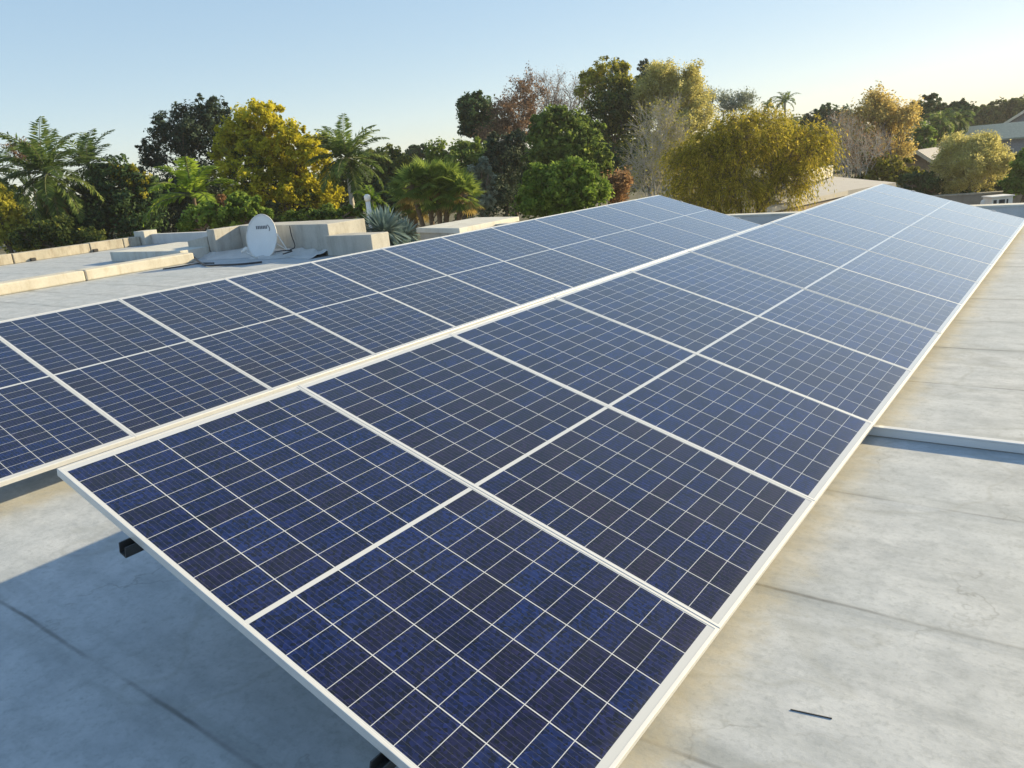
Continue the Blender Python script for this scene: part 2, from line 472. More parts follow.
def back_mesh():
    W, L = MOD_W / 2 - .0118, MOD_L / 2 - .0118
    b = MB(); b.box(-W, W, -L, L, -0.0085, -0.007)
    b.box(-.32, -.22, -.03, .03, -.026, -.0087); b.box(-.05, .05, -.03, .03, -.026, -.0087); b.box(.22, .32, -.03, .03, -.026, -.0087)
    return b.mesh('panel_backsheet')
FR, GL, BK = frame_mesh(), glass_mesh(), back_mesh()
FR.materials.append(MAT['alu']); GL.materials.append(MAT['cells']); BK.materials.append(MAT['white'])

ORD = ['first', 'second', 'third', 'fourth', 'fifth', 'sixth', 'seventh', 'eighth', 'ninth', 'tenth', 'eleventh', 'last']
PITCH = 1.012
def row(t, u, v, labels, group):
    u = np.array(u, float); v = np.array(v, float); u /= np.linalg.norm(u)
    v = v - u * (u @ v); v /= np.linalg.norm(v)
    nrm = np.cross(v, u); nrm = nrm if nrm[2] > 0 else -nrm
    for k in range(12):
        # hand-levelled: tiny differences from panel to panel
        jt = rr.uniform(-.0016, .0016); ju = rr.uniform(-.0010, .0010)
        zz = nrm + jt * u + ju * v; zz /= np.linalg.norm(zz)
        xx = u - zz * (u @ zz); xx /= np.linalg.norm(xx); yy_ = np.cross(zz, xx)
        c = t + u * (k * PITCH + PITCH / 2) + v * (MOD_L / 2) + nrm * rr.uniform(-.001, .001)
        mtx = Matrix.Identity(4)
        for i in range(3):
            mtx[i][0] = xx[i]; mtx[i][1] = yy_[i]; mtx[i][2] = zz[i]; mtx[i][3] = c[i]
        e = bpy.data.objects.new('solar_panel', None); COL.objects.link(e); e.empty_display_size = .2
        e.matrix_world = mtx
        tag(e, labels[k], 'solar panel', group)
        for nm, me in (('frame', FR), ('glass', GL), ('backsheet', BK)):
            o = bpy.data.objects.new(nm, me); COL.objects.link(o); o.parent = e
    return u, v, nrm

labA = ['nearest panel of the front row, its raised corner standing free over blue shade'] + \
       ['%s panel from the near end of the front row' % ORD[k] for k in range(1, 11)] + \
       ['last panel of the front row, at its far end beside the end parapet']
labB = ['nearest panel of the rear row, cut off by the left picture edge'] + \
       ['%s panel from the near end of the rear row' % ORD[k] for k in range(1, 11)] + \
       ['last panel of the rear row, its far corner in front of the trees']
TA = np.array([-2.7414, 0.9825, 0.7119]); UA = (0, 1, 0); VA = (0.95357, 0, -0.30116)
TB = np.array([-6.4524, 1.0780, 0.7865]); UB = (-0.00618, 0.99997, -0.00505); VB = (0.95348, 0.00437, -0.30143)
def mounting(t, u, v, nrm, label):
    e = empty('mounting_frame', t + v * 1.0 - nrm * .3)
    tag(e, label, 'mounting frame')
    L = 12 * PITCH
    for vv in (0.46, 1.56):
        c0 = t + v * vv - nrm * (MOD_H + .0005)
        b = MB()   # open channel section: base, two lips
        mid = c0 + u * (L / 2)
        hl = u * (L / 2 + 0.035)
        b.obox(mid - nrm * .038, hl, v * .018, nrm * .002)
        b.obox(mid - nrm * .018 + v * .0165, hl, v * .0015, nrm * .0178)
        b.obox(mid - nrm * .018 - v * .0165, hl, v * .0015, nrm * .0178)
        ro = b.build('rail', MAT['rail'], e)
        b = MB(); uu = L + .004   # one bent piece: web and lip
        w_ = v * .02
        prof = [(0.012, 0), (0.012, MOD_H + .006), (-.014, MOD_H + .006), (-.014, MOD_H + .002), (0.004, MOD_H + .002), (0.004, 0)]
        b.v = [tuple(c0 + u * (uu + a) + nrm * h + w_ * s_) for s_ in (-1, 1) for a, h in prof]
        b.f = [tuple(range(6)), tuple(range(11, 5, -1))] + [(i, 6 + i, 6 + (i + 1) % 6, (i + 1) % 6) for i in range(6)]
        b.build('end_clamp', MAT['alu'], ro).location = (0, 0, 0)
        for k in range(7):
            p = c0 + u * min(max(k * 2 * PITCH, 1.6), L - .25) - nrm * .041
            if p[2] < .05: continue
            b = MB(); b.box(p[0] - .02, p[0] + .02, p[1] - .02, p[1] + .02, 0.008, p[2] - .002)
            lg = b.build('leg', MAT['rail'], e)
            b = MB(); b.box(p[0] - .06, p[0] + .06, p[1] - .05, p[1] + .05, 0.001, 0.0078)
            f_ = b.build('foot_plate', MAT['rail'], lg); f_.location = (0, 0, 0)
ua, va, na = row(TA, UA, VA, labA, 'solar panels of the front row')
mounting(TA, ua, va, na, 'grey rails and legs carrying the front row of panels')
ub, vb, nb = row(TB, UB, VB, labB, 'solar panels of the rear row')
mounting(TB, ub, vb, nb, 'grey rails and legs carrying the rear row of panels')

# ------------------------------------------------------------------ satellite dish
def dish():
    base = np.array([-14.95, 10.42, 0.0])
    e = empty('satellite_dish', base)
    tag(e, 'pale oval satellite dish on a bent pipe in front of the concrete wall', 'satellite dish')
    c = at(261.5, 237.0, 17.35)
    base = np.array([c[0] - .03, c[1] + .26, 0.0])
    nrm = np.array([.16, -.97, .20]); nrm /= np.linalg.norm(nrm)
    rt = np.cross([0, 0, 1], nrm); rt /= np.linalg.norm(rt); upv = np.cross(nrm, rt)
    b = MB(); NR, NS = 10, 48; A, B_ = 0.46, 0.50
    for side in (0, 1):
        for i in range(NR + 1):
            q = i / NR
            for k in range(NS):
                th = 2 * math.pi * k / NS
                dep = -0.085 * (1 - q * q) - side * (.012 if i < NR else .012)
                b.v.append(tuple(c + rt * A * q * math.cos(th) + upv * B_ * q * math.sin(th) + nrm * dep))
    n1 = (NR + 1) * NS
    for side in (0, 1):
        for i in range(NR):
            for k in range(NS):
                k2 = (k + 1) % NS
                q = (side * n1 + i * NS + k, side * n1 + i * NS + k2, side * n1 + (i + 1) * NS + k2, side * n1 + (i + 1) * NS + k)
                b.f.append(q if side else q[::-1])
    for k in range(NS):
        k2 = (k + 1) % NS
        b.f.append((NR * NS + k, NR * NS + k2, n1 + NR * NS + k2, n1 + NR * NS + k))
    b.build('reflector', MAT['dish'], e, smooth=True)
    rim = MB(); rim.tube([c + rt * A * math.cos(t) + upv * B_ * math.sin(t) for t in np.linspace(0, 2 * math.pi, 49)], .010, 6, False)
    rim.build('rim', MAT['white'], e, smooth=True)
    # dark mark above the centre: a row of strokes with a swoosh
    mk = MB()
    def on_face(a, h):
        q2 = (a / A) ** 2 + (h / B_) ** 2
        return c + rt * a + upv * h + nrm * (-0.085 * (1 - q2) + .006)
    xs = np.linspace(-.19, .10, 7)
    for i, a in enumerate(xs):
        w_ = .016
        mk.face([on_face(a - w_, .185), on_face(a + w_, .185), on_face(a + w_, .255), on_face(a - w_, .255)])
    for i in range(8):
        t0, t1 = i / 8, (i + 1) / 8
        f = lambda t: (.13 + .07 * math.sin(t * 2.4), .27 - .14 * t)
        (a0, h0), (a1, h1) = f(t0), f(t1)
        mk.face([on_face(a0 - .014, h0), on_face(a1 - .014, h1), on_face(a1 + .014, h1), on_face(a0 + .014, h0)])
    mk.build('logo', plain('faded_print', (0.13, 0.14, 0.17), .6), e)
    pole = MB(); back = c - nrm * .12
    pole.tube([base, base + [0, 0, .25], back - [0, 0, .10], back], .026, 10)
    pole.build('mast', MAT['white'], e, smooth=True)
    bp = MB(); bp.box(base[0] - .12, base[0] + .12, base[1] - .10, base[1] + .10, .002, .012); bp.build('base_plate', MAT['rail'], e)
    arm = MB(); low = c - upv * .49
    tip = at(243.5, 251, 16.95)
    arm.tube([low - nrm * .05, (low + tip) / 2 - np.array([0, 0, .04]), tip], .020, 8); arm.build('feed_arm', MAT['white'], e, smooth=True)
    ln = MB(); d = (c - tip); d /= np.linalg.norm(d)
    ln.tube([tip - d * .05, tip + d * .02, tip + d * .03, tip + d * .11], [.030, .030, .042, .046], 12); ln.build('receiver', MAT['white'], e, smooth=True)
    s = MB()
    q0 = c + rt * .30 - nrm * .08 + upv * .05; foot = np.array([-14.35, 10.82, .10])
    s.tube([q0 + upv * .12, foot], .013, 8); s.tube([back, foot + [.0, .02, .02]], .010, 8); s.build('brace', MAT['white'], e, smooth=True)
dish()

def cable(pts, rad, label, lumps=0):
    b = MB(); P = [np.array(p, float) for p in pts]; out = []
    for i in range(len(P) - 1):
        p0, p1, p2, p3 = P[max(i - 1, 0)], P[i], P[i + 1], P[min(i + 2, len(P) - 1)]
        for t in np.linspace(0, 1, 8, endpoint=False):
            out.append(.5 * (2 * p1 + (p2 - p0) * t + (2 * p0 - 5 * p1 + 4 * p2 - p3) * t * t + (3 * p1 - p0 - 3 * p2 + p3) * t ** 3))
    out.append(P[-1])
    b.tube(out, rad, 6)
    tag(b.build('cable', MAT['cable'], smooth=True), label, 'cable')
cable([on(190, 252, .05), on(196, 259, .05), on(206, 265, .03), on(222, 265, .03), on(243, 264, .03), on(262, 262, .03)], .022, 'thick black cable looping across the roof towards the dish foot')
cable([on(163, 269, .02), on(180, 266.5, .02), on(198, 263.5, .02), on(214, 263, .02)], .016, 'thin black cable lying flat on the blue shaded roof left of the dish')
cable([np.array([-14.30, 10.93, .66]), np.array([-14.32, 10.95, .45]), np.array([-14.29, 10.97, .2]), np.array([-14.25, 10.80, .15])], .012, 'dark cable hanging straight down the concrete wall right of the dish')
cable([on(275, 252, .12), on(284, 250.5, .16), on(292, 251, .12), on(283, 254, .10)], .014, 'dark cable bunched at the foot of the concrete wall right of the dish')

# ------------------------------------------------------------------ plants
def quads(name, P, N, T, ln, wd, tint, mat, parent, tri=False):
    """many leaf-shaped faces as one mesh: P centre, N normal, T direction"""
    n = len(P)
    B = np.cross(N, T); B /= np.linalg.norm(B, axis=1, keepdims=True) + 1e-9
    ln = np.asarray(ln).reshape(-1, 1); wd = np.asarray(wd).reshape(-1, 1)
    V = np.empty((n, 4, 3))
    V[:, 0] = P - T * ln / 2; V[:, 1] = P + B * wd / 2 + T * ln * .05
    V[:, 2] = P + T * ln / 2; V[:, 3] = P - B * wd / 2 + T * ln * .05
    me = bpy.data.meshes.new(name)
    me.vertices.add(n * 4); me.vertices.foreach_set('co', V.ravel().astype(np.float32))
    me.loops.add(n * 4); me.loops.foreach_set('vertex_index', np.arange(n * 4, dtype=np.int32))
    me.polygons.add(n); me.polygons.foreach_set('loop_start', np.arange(0, n * 4, 4, dtype=np.int32))
    me.update(calc_edges=True)
    a = me.attributes.new('tint', 'FLOAT', 'FACE'); a.data.foreach_set('value', np.clip(tint, 0, 1).astype(np.float32))
    return link(name, me, mat, parent)

def unit(a): return a / (np.linalg.norm(a, axis=-1, keepdims=True) + 1e-9)

def rand_dirs(n): return unit(RNG.normal(size=(n, 3)))

class Crown:
    """a set of ellipsoids given where the photograph shows them, d metres away"""
    def __init__(self, d, ells, deep=0.9, lumps=7):
        self.c = []; self.r = []
        right, down = CAM[:, 0], CAM[:, 1]
        for e in ells:
            cx, cy, rx, ry = e[:4]; dd = d + (e[4] if len(e) > 4 else 0.0)
            self.c.append(at(cx, cy, dd))
            a, b = rx * dd / F, ry * dd / F
            self.r.append(np.array([a, min(a, b) * deep + .15 * a, b]))
        self.c = np.array(self.c); self.r = np.array(self.r)
        self.main = (self.c.copy(), self.r.copy())
        # frame of each ellipsoid: across the view, into the view, up
        self.ax = unit(np.array([right[0], right[1], 0.0])); self.az = np.array([0, 0, 1.0])
        self.ay = np.cross(self.az, self.ax)
        if lumps:
            C, R_ = [], []
            for c, r in zip(self.c, self.r):
                C.append(c); R_.append(r * .80)
                for _ in range(lumps):
                    dv = rand_dirs(1)[0]; dv[2] = abs(dv[2]) if RNG.uniform() < .7 else dv[2]
                    k = RNG.uniform(.20, .48)
                    C.append(c + self.frame(dv * r * (1.04 - k * .75))); R_.append(r.mean() * k * np.array([1.15, 1.15, .85]) * .5 + r * k * .5)
            self.c, self.r = np.array(C), np.array(R_)
    def frame(self, q): return q[..., 0:1] * self.ax + q[..., 1:2] * self.ay + q[..., 2:3] * self.az
    def sample(self, n, lo=0.3, hi=1.0):
        w = self.r[:, 0] * self.r[:, 2]; w = w / w.sum()
        i = RNG.choice(len(w), size=n, p=w)
        d = rand_dirs(n); rad = (RNG.uniform(lo ** 3, hi ** 3, size=(n, 1))) ** (1 / 3)
        rad = rad * (1 + .30 * RNG.uniform(size=(n, 1)) ** 6)
        return self.c[i] + self.frame(d * rad * self.r[i]), self.frame(d), i
    def clumps(self, n, up=0.35, lo=.55, hi=1.04):
        P, D, i = self.sample(int(n * 1.7), lo, hi)
        keep = RNG.uniform(size=len(P)) < (0.5 + 0.5 * D[:, 2] + up)
        return P[keep][:n], D[keep][:n], i[keep][:n]

def leaf_cloud(P, D, per, spread, leaf, aspect, bias=0.55, upb=0.35, jitter=0.9, tint=(0.5, .22, .14)):
    n = len(P)
    c = np.repeat(P, per, 0); dd = np.repeat(D, per, 0)
    s = np.repeat(spread * RNG.uniform(.6, 1.35, size=(n, 1)), per, 0)
    off = rand_dirs(len(c)) * (RNG.uniform(size=(len(c), 1)) ** .5) * s
    c = c + off
    N = unit(dd * bias + off / (s + 1e-6) * .5 + np.array([0, 0, upb]) + rand_dirs(len(c)) * jitter)
    T = unit(np.cross(N, rand_dirs(len(c))))
    ln = leaf * RNG.uniform(.6, 1.4, size=len(c))
    t = np.repeat(RNG.normal(tint[0], tint[1], size=n), per) + RNG.normal(0, tint[2], size=len(c))
    return c, N, T, ln, ln * aspect, t

def segs_mesh(name, segs, mat, parent, n=4):
    """tapered sticks from a list of (p0, p1, r0, r1), one mesh"""
    S = np.array([np.concatenate([a, b, [c, d]]) for a, b, c, d in segs])
    p0, p1, r0, r1 = S[:, 0:3], S[:, 3:6], S[:, 6:7], S[:, 7:8]
    d = unit(p1 - p0); ref = np.where(np.abs(d[:, 2:3]) < .9, np.array([[0, 0, 1.0]]), np.array([[1.0, 0, 0]]))
    a = unit(np.cross(d, ref)); b = np.cross(d, a)
    V = np.empty((len(S), 2, n, 3))
    for k in range(n):
        t = 2 * math.pi * k / n; o = math.cos(t) * a + math.sin(t) * b
        V[:, 0, k] = p0 + o * r0; V[:, 1, k] = p1 + o * r1
    idx = np.arange(len(S))[:, None, None] * 2 * n
    q = np.array([[k, (k + 1) % n, n + (k + 1) % n, n + k] for k in range(n)])[None]
    Fi = (idx + q).reshape(-1)
    me = bpy.data.meshes.new(name); nf = len(S) * n
    me.vertices.add(len(S) * 2 * n); me.vertices.foreach_set('co', V.ravel().astype(np.float32))
    me.loops.add(nf * 4); me.loops.foreach_set('vertex_index', Fi.astype(np.int32))
    me.polygons.add(nf); me.polygons.foreach_set('loop_start', np.arange(0, nf * 4, 4, dtype=np.int32))
    me.update(calc_edges=True)
    return link(name, me, mat, parent)

def bez(a, b, c, n):
    t = np.linspace(0, 1, n)[:, None]; return (1 - t) ** 2 * a + 2 * t * (1 - t) * b + t * t * c

def limbs(root, fork, targets, r_trunk, r_end, n=6, lift=0.6, droop=0.0, twigs=0, twig_len=.5):
    """trunk, then limbs that divide again and again until every target has its own twig"""
    segs = []; tips = []
    ph = RNG.uniform(0, 6, 2)
    path = [root + (fork - root) * t + np.array([math.sin(3 * t + ph[0]), math.cos(2.3 * t + ph[1]), 0]) * r_trunk * 1.2 * t for t in np.linspace(0, 1, 6)]
    for i in range(5): segs.append((path[i], path[i + 1], r_trunk * (1.2 - .1 * i), r_trunk * (1.1 - .1 * i)))
    targets = np.asarray(targets); N = len(targets)
    def rad(k): return max(r_end, r_end + (r_trunk * .62 - r_end) * (k / N) ** .55)
    def stick(a, b, ra, rb, kind):
        L = np.linalg.norm(b - a); m = 4 if L > .5 else 3
        mid = (a + b) / 2 + RNG.normal(size=3) * L * .07 + np.array([0, 0, lift * L * .10])
        P = bez(a, mid, b, m)
        if droop and kind: P[:, 2] -= droop * np.linspace(0, 1, m) ** 2 * L
        for i in range(m - 1):
            f0, f1 = i / (m - 1), (i + 1) / (m - 1)
            segs.append((P[i], P[i + 1], ra + (rb - ra) * f0, ra + (rb - ra) * f1))
        if kind:
            for _ in range(twigs):
                i = RNG.integers(0, m - 1); q = P[i] + (P[i + 1] - P[i]) * RNG.uniform(.2, 1)
                dv = unit(unit(P[i + 1] - P[i]) + rand_dirs(1)[0] * .8 + np.array([0, 0, .25 * lift - droop * 1.2]))
                l_ = twig_len * RNG.uniform(.45, 1.3); m_ = q + dv * l_ * .5 + RNG.normal(size=3) * .07 * l_
                e_ = q + dv * l_ - np.array([0, 0, droop * l_])
                segs.append((q, m_, rb * .8, rb * .65)); segs.append((m_, e_, rb * .65, rb * .4)); tips.append((e_, unit(e_ - m_)))
                if droop or leafy: tips.append((m_, dv))
        return P[-1]
    leafy = twigs > 0
    def grow(node, T, r, depth):
        k = len(T)
        if k == 1:
            p = stick(node, T[0], r, r_end, True); tips.append((p, unit(T[0] - node))); return
        nb = 2 if k < 6 else (3 if depth else 5)
        seeds = T[RNG.permutation(k)[:min(nb, k)]]
        for _ in range(2):
            lab = ((T[:, None] - seeds[None]) ** 2).sum(2).argmin(1)
            seeds = np.array([T[lab == j].mean(0) if (lab == j).any() else seeds[j] for j in range(len(seeds))])
        for j in range(len(seeds)):
            G = T[lab == j]
            if not len(G): continue
            if len(G) == k:
                for t_ in G: p = stick(node, t_, r * .6, r_end, True); tips.append((p, unit(t_ - node)))
                continue
            if len(G) == 1: grow(node, G, rad(1) * 1.3, depth + 1); continue
            c_ = G.mean(0); near = node + (c_ - node) * (.5 if depth else .45)
            rc = rad(len(G)); p = stick(node, near, min(r, rc * 1.15), rc, False)
            grow(p, G, rc, depth + 1)
    grow(path[-1], targets, r_trunk * .8, 0)
    return segs, tips

FOL = dict(
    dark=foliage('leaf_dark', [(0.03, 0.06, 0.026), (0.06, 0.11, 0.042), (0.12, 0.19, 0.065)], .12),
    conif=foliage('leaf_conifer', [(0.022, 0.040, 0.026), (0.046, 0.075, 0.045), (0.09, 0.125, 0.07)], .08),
    green=foliage('leaf_green', [(0.06, 0.10, 0.025), (0.165, 0.24, 0.05), (0.36, 0.44, 0.095)], .25),
    bright=foliage('leaf_bright', [(0.075, 0.13, 0.025), (0.17, 0.27, 0.045), (0.35, 0.46, 0.09)], .3),
    yellow=foliage('leaf_yellow', [(0.180, 0.180, 0.014), (0.480, 0.444, 0.026), (0.744, 0.660, 0.072)], .3),
    olive=foliage('leaf_olive', [(0.119, 0.126, 0.022), (0.294, 0.294, 0.036), (0.560, 0.518, 0.084)], .3),
    mix=foliage('leaf_mixed', [(0.045, 0.075, 0.024), (0.125, 0.165, 0.042), (0.36, 0.36, 0.06)], .22),
    autumn=foliage('leaf_autumn', [(0.294, 0.210, 0.063), (0.567, 0.441, 0.126), (0.750, 0.630, 0.263)], .3),
    brown=foliage('leaf_brown', [(0.098, 0.059, 0.043), (0.216, 0.137, 0.088), (0.392, 0.255, 0.147)], .2),
    rust=foliage('leaf_rust', [(0.17, 0.095, 0.055), (0.32, 0.185, 0.095), (0.44, 0.30, 0.15)], .25),
    straw=foliage('leaf_straw', [(0.27, 0.255, 0.08), (0.54, 0.50, 0.16), (0.72, 0.67, 0.30)], .3),
    grey=foliage('leaf_grey', [(0.112, 0.146, 0.112), (0.224, 0.269, 0.202), (0.403, 0.448, 0.336)], .2),
    palm=foliage('frond_green', [(0.048, 0.085, 0.028), (0.130, 0.203, 0.052), (0.333, 0.405, 0.106)], .25),
    palmbright=foliage('frond_bright', [(0.112, 0.196, 0.025), (0.280, 0.406, 0.049), (0.588, 0.672, 0.126)], .35),  # brighter yellow-green leaf colour of the low palms
    acacia=foliage('leaf_acacia', [(0.12, 0.125, 0.018), (0.34, 0.305, 0.036), (0.62, 0.50, 0.08)], .33),
    dead=foliage('frond_dead', [(0.13, 0.11, 0.04), (0.30, 0.23, 0.08), (0.46, 0.36, 0.13)], .2),
    agave=foliage('blade_blue', [(0.080, 0.137, 0.137), (0.161, 0.241, 0.241), (0.290, 0.386, 0.386)], .1),
)

def join_cloud(parts): return [np.concatenate(x) for x in zip(*parts)]

def tree(name, label, cat, d, ells, mat, n=260, per=42, leaf=.16, spread=.38, aspect=.62, group=None, base_px=None,
         trunk_r=.14, bark='bark', limb_n=16, tint=(0.5, .22, .14), extra=None, bias=.55, upb=.35, deep=.9, fill=.35, crown='crown'):
    cr = Crown(d, ells, deep)
    ctr = np.average(cr.c, axis=0, weights=cr.r[:, 0] * cr.r[:, 2])
    if base_px is not None:
        q = at(base_px, 230, d); ctr2 = np.array([q[0], q[1], ctr[2]])
    else: ctr2 = ctr
    root = np.array([ctr2[0], ctr2[1], GROUND])
    e = empty(name, root); tag(e, label, cat, group)
    lowz = (cr.c[:, 2] - cr.r[:, 2]).min()
    fork = np.array([ctr[0], ctr[1], max(GROUND + .5, lowz + .25 * (ctr[2] - lowz))])
    P, D, i = cr.clumps(n)
    segs, _ = limbs(root, fork, P[RNG.permutation(len(P))[:limb_n]], trunk_r, .012)
    segs_mesh('trunk', segs, MAT[bark], e, 6)
    sp = np.minimum(spread, .45 * cr.r[i].min(1))[:, None]
    parts = [leaf_cloud(P, D, per, sp, leaf, aspect, bias, upb, .9, tint)]
    if fill:
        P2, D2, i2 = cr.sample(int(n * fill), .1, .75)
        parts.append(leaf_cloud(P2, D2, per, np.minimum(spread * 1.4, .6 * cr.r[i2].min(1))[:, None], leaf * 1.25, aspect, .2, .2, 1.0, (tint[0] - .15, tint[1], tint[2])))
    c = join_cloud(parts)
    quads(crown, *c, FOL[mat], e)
    if extra:
        for (mt, ells2, n2, per2) in extra:
            c2 = Crown(d, ells2); P, D, i = c2.clumps(n2)
            c = leaf_cloud(P, D, per2, np.minimum(spread, .45 * c2.r[i].min(1))[:, None], leaf, aspect, bias, upb)
            quads('second_foliage', *c, FOL[mt], e)  # leaves of a second tone over part of the crown
    return e

def wispy(name, label, cat, d, ells, bark, leafmat=None, n=120, twigs=6, twig_len=.5, leaves=8, leaf=.07, base_px=None, low=None,
          trunk_r=.12, lift=.7, group=None, r_end=.006, lo=.35, aspect=.5, droop=0.0, spread=.16, tint=(.5, .25, .15), deep=.9, lumps=5, strings=0.0):
    cr = Crown(d, ells, deep, lumps)
    ctr = np.average(cr.c, axis=0, weights=cr.r[:, 0] * cr.r[:, 2])
    bx = ctr if base_px is None else at(base_px, 230, d)
    root = np.array([bx[0], bx[1], GROUND])
    lowz = (cr.c[:, 2] - cr.r[:, 2]).min() if low is None else low
    fork = np.array([bx[0] + .3 * (ctr[0] - bx[0]), bx[1] + .3 * (ctr[1] - bx[1]), max(GROUND + .4, lowz)])
    e = empty(name, root); tag(e, label, cat, group)
    P, D, i = cr.sample(n, lo, 1.03)
    segs, tips = limbs(root, fork, P, trunk_r, r_end, 7, lift, droop, twigs, twig_len)
    segs_mesh('branches', segs, MAT[bark], e, 4)
    if leafmat:
        TP = np.array([t[0] for t in tips]); TD = np.array([t[1] for t in tips])
        c = list(leaf_cloud(TP, TD, leaves, np.full((len(TP), 1), spread), leaf, aspect, .3, .3, 1.0, tint))
        if strings:   # leaflets hang in strings from the twig ends
            k = leaves; n_ = len(TP); t_ = np.tile(np.linspace(0, 1, k), n_)[:, None]
            L_ = np.repeat(RNG.uniform(.4, 1.5, size=(n_, 1)) * strings, k, 0); h_ = np.repeat(TD, k, 0)
            c[0] = np.repeat(TP, k, 0) + h_ * L_ * t_ * .7 - np.array([0, 0, 1.0]) * L_ * t_ ** 1.6 * .8 + RNG.normal(size=(n_ * k, 3)) * .025
            c[2] = unit(h_ * .6 - np.array([0, 0, .8]) * (.3 + t_) + RNG.normal(size=(n_ * k, 3)) * .35)
            c[1] = unit(np.cross(c[2], rand_dirs(n_ * k)))
        quads('crown', *c, FOL[leafmat], e)
    return e

def frond_set(center, n, length, el_lo, el_hi, droop, leaflets, llen, lwid, seed, ax0=0.0, plume=.22):
    """arching feather fronds: rachis sticks and leaflets"""
    rg = np.random.default_rng(seed); segs = []; PP, NN, TT, LL, WW, TI = [], [], [], [], [], []
    for k in range(n):
        az = ax0 + 2.399963 * k + rg.normal(0, .15); q = k / max(1, n - 1)
        el = math.radians(el_hi + (el_lo - el_hi) * q + rg.normal(0, 6))
        L = length * rg.uniform(.8, 1.1); h = np.array([math.cos(az), math.sin(az), 0])
        m = 14; P = [center.copy()]; e_ = el
        for i in range(m):
            stp = L / m; P.append(P[-1] + (h * math.cos(e_) + np.array([0, 0, math.sin(e_)])) * stp)
            e_ -= droop * (.4 + 1.4 * i / m) / m * rg.uniform(.8, 1.2)
        P = np.array(P)
        for i in range(m):
            segs.append((P[i], P[i + 1], .022 * (1 - i / m) + .006, .022 * (1 - (i + 1) / m) + .006))
        side = np.array([-h[1], h[0], 0]); ti = rg.normal(.5, .16) - .15 * q
        for j in range(leaflets):
            t = .10 + .90 * (j + .5) / leaflets; x = t * m; i = min(int(x), m - 1); f_ = x - i
            p = P[i] * (1 - f_) + P[i + 1] * f_; tg = unit(P[i + 1] - P[i])
            nm = unit(np.cross(side, tg)); nm = nm if nm[2] > -.2 else -nm
            for s in (-1, 1):
                l_ = llen * (math.sin(math.pi * min(.97, .16 + .84 * t)) ** .6) * rg.uniform(.75, 1.15)
                dv = unit(side * s * rg.uniform(.75, 1.0) + tg * rg.uniform(.45, .8) + nm * rg.normal(0.0, plume) + np.array([0, 0, -.28]))
                PP.append(p + dv * l_ / 2); TT.append(dv); NN.append(unit(np.cross(dv, np.cross(nm, dv)) + rg.normal(size=3) * .15))
                LL.append(l_); WW.append(lwid); TI.append(ti + rg.normal(0, .13))
    return segs, (np.array(PP), unit(np.array(NN)), np.array(TT), np.array(LL), np.array(WW), np.array(TI))

def palm(name, label, px, py, d, frond_px, n=18, mat='palm', trunk_r=.13, el=(-25, 75), droop=1.9, bark='palebark', base_px=None, leaflets=44, seed=1,
         shaft=None, llen=.22, lwid=.07, group=None, trunk_top=True, dead=0):
    c = at(px, py, d); L = frond_px * d / F
    b = c if base_px is None else at(base_px, 230, d)
    root = np.array([b[0], b[1], GROUND])
    e = empty(name, root); tag(e, label, 'palm', group)
    segs = []
    Pt = [root + (c - root) * t for t in np.linspace(0, 1, 9)]
    for i in range(8): segs.append((Pt[i], Pt[i + 1], trunk_r * (1.12 - .05 * i), trunk_r * (1.07 - .05 * i)))
    segs_mesh('trunk', segs, MAT[bark], e, 8)
    if shaft:
        b_ = MB(); b_.tube([c - [0, 0, 1.1], c - [0, 0, .6], c - [0, 0, .1], c + [0, 0, .15]], [trunk_r * .9, trunk_r * 1.25, trunk_r * .8, trunk_r * .4], 10)
        o = b_.build('crownshaft', NTc('crownshaft_green', (0.16, 0.20, 0.05)), e, smooth=True)
    segs, cl = frond_set(c, n, L, el[0], el[1], droop, leaflets, L * llen, lwid, seed, ax0=seed * 1.3)
    segs_mesh('frond_stem', segs, PALMSTEM, e, 4)
    quads('fronds', *cl, FOL[mat], e)
    if dead:
        segs, cl = frond_set(c - [0, 0, .2], dead, L * .75, -75, -50, .8, leaflets // 2, L * .2, lwid, seed + 50)
        quads('dead_fronds', *cl, FOL['dead'], e)
    return e

def NTc(name, col): return plain(name, col, .5, 0, .15, 5)
PALMSTEM = plain('frond_stem', (0.10, 0.12, 0.04), .6, 0, .2, 6)

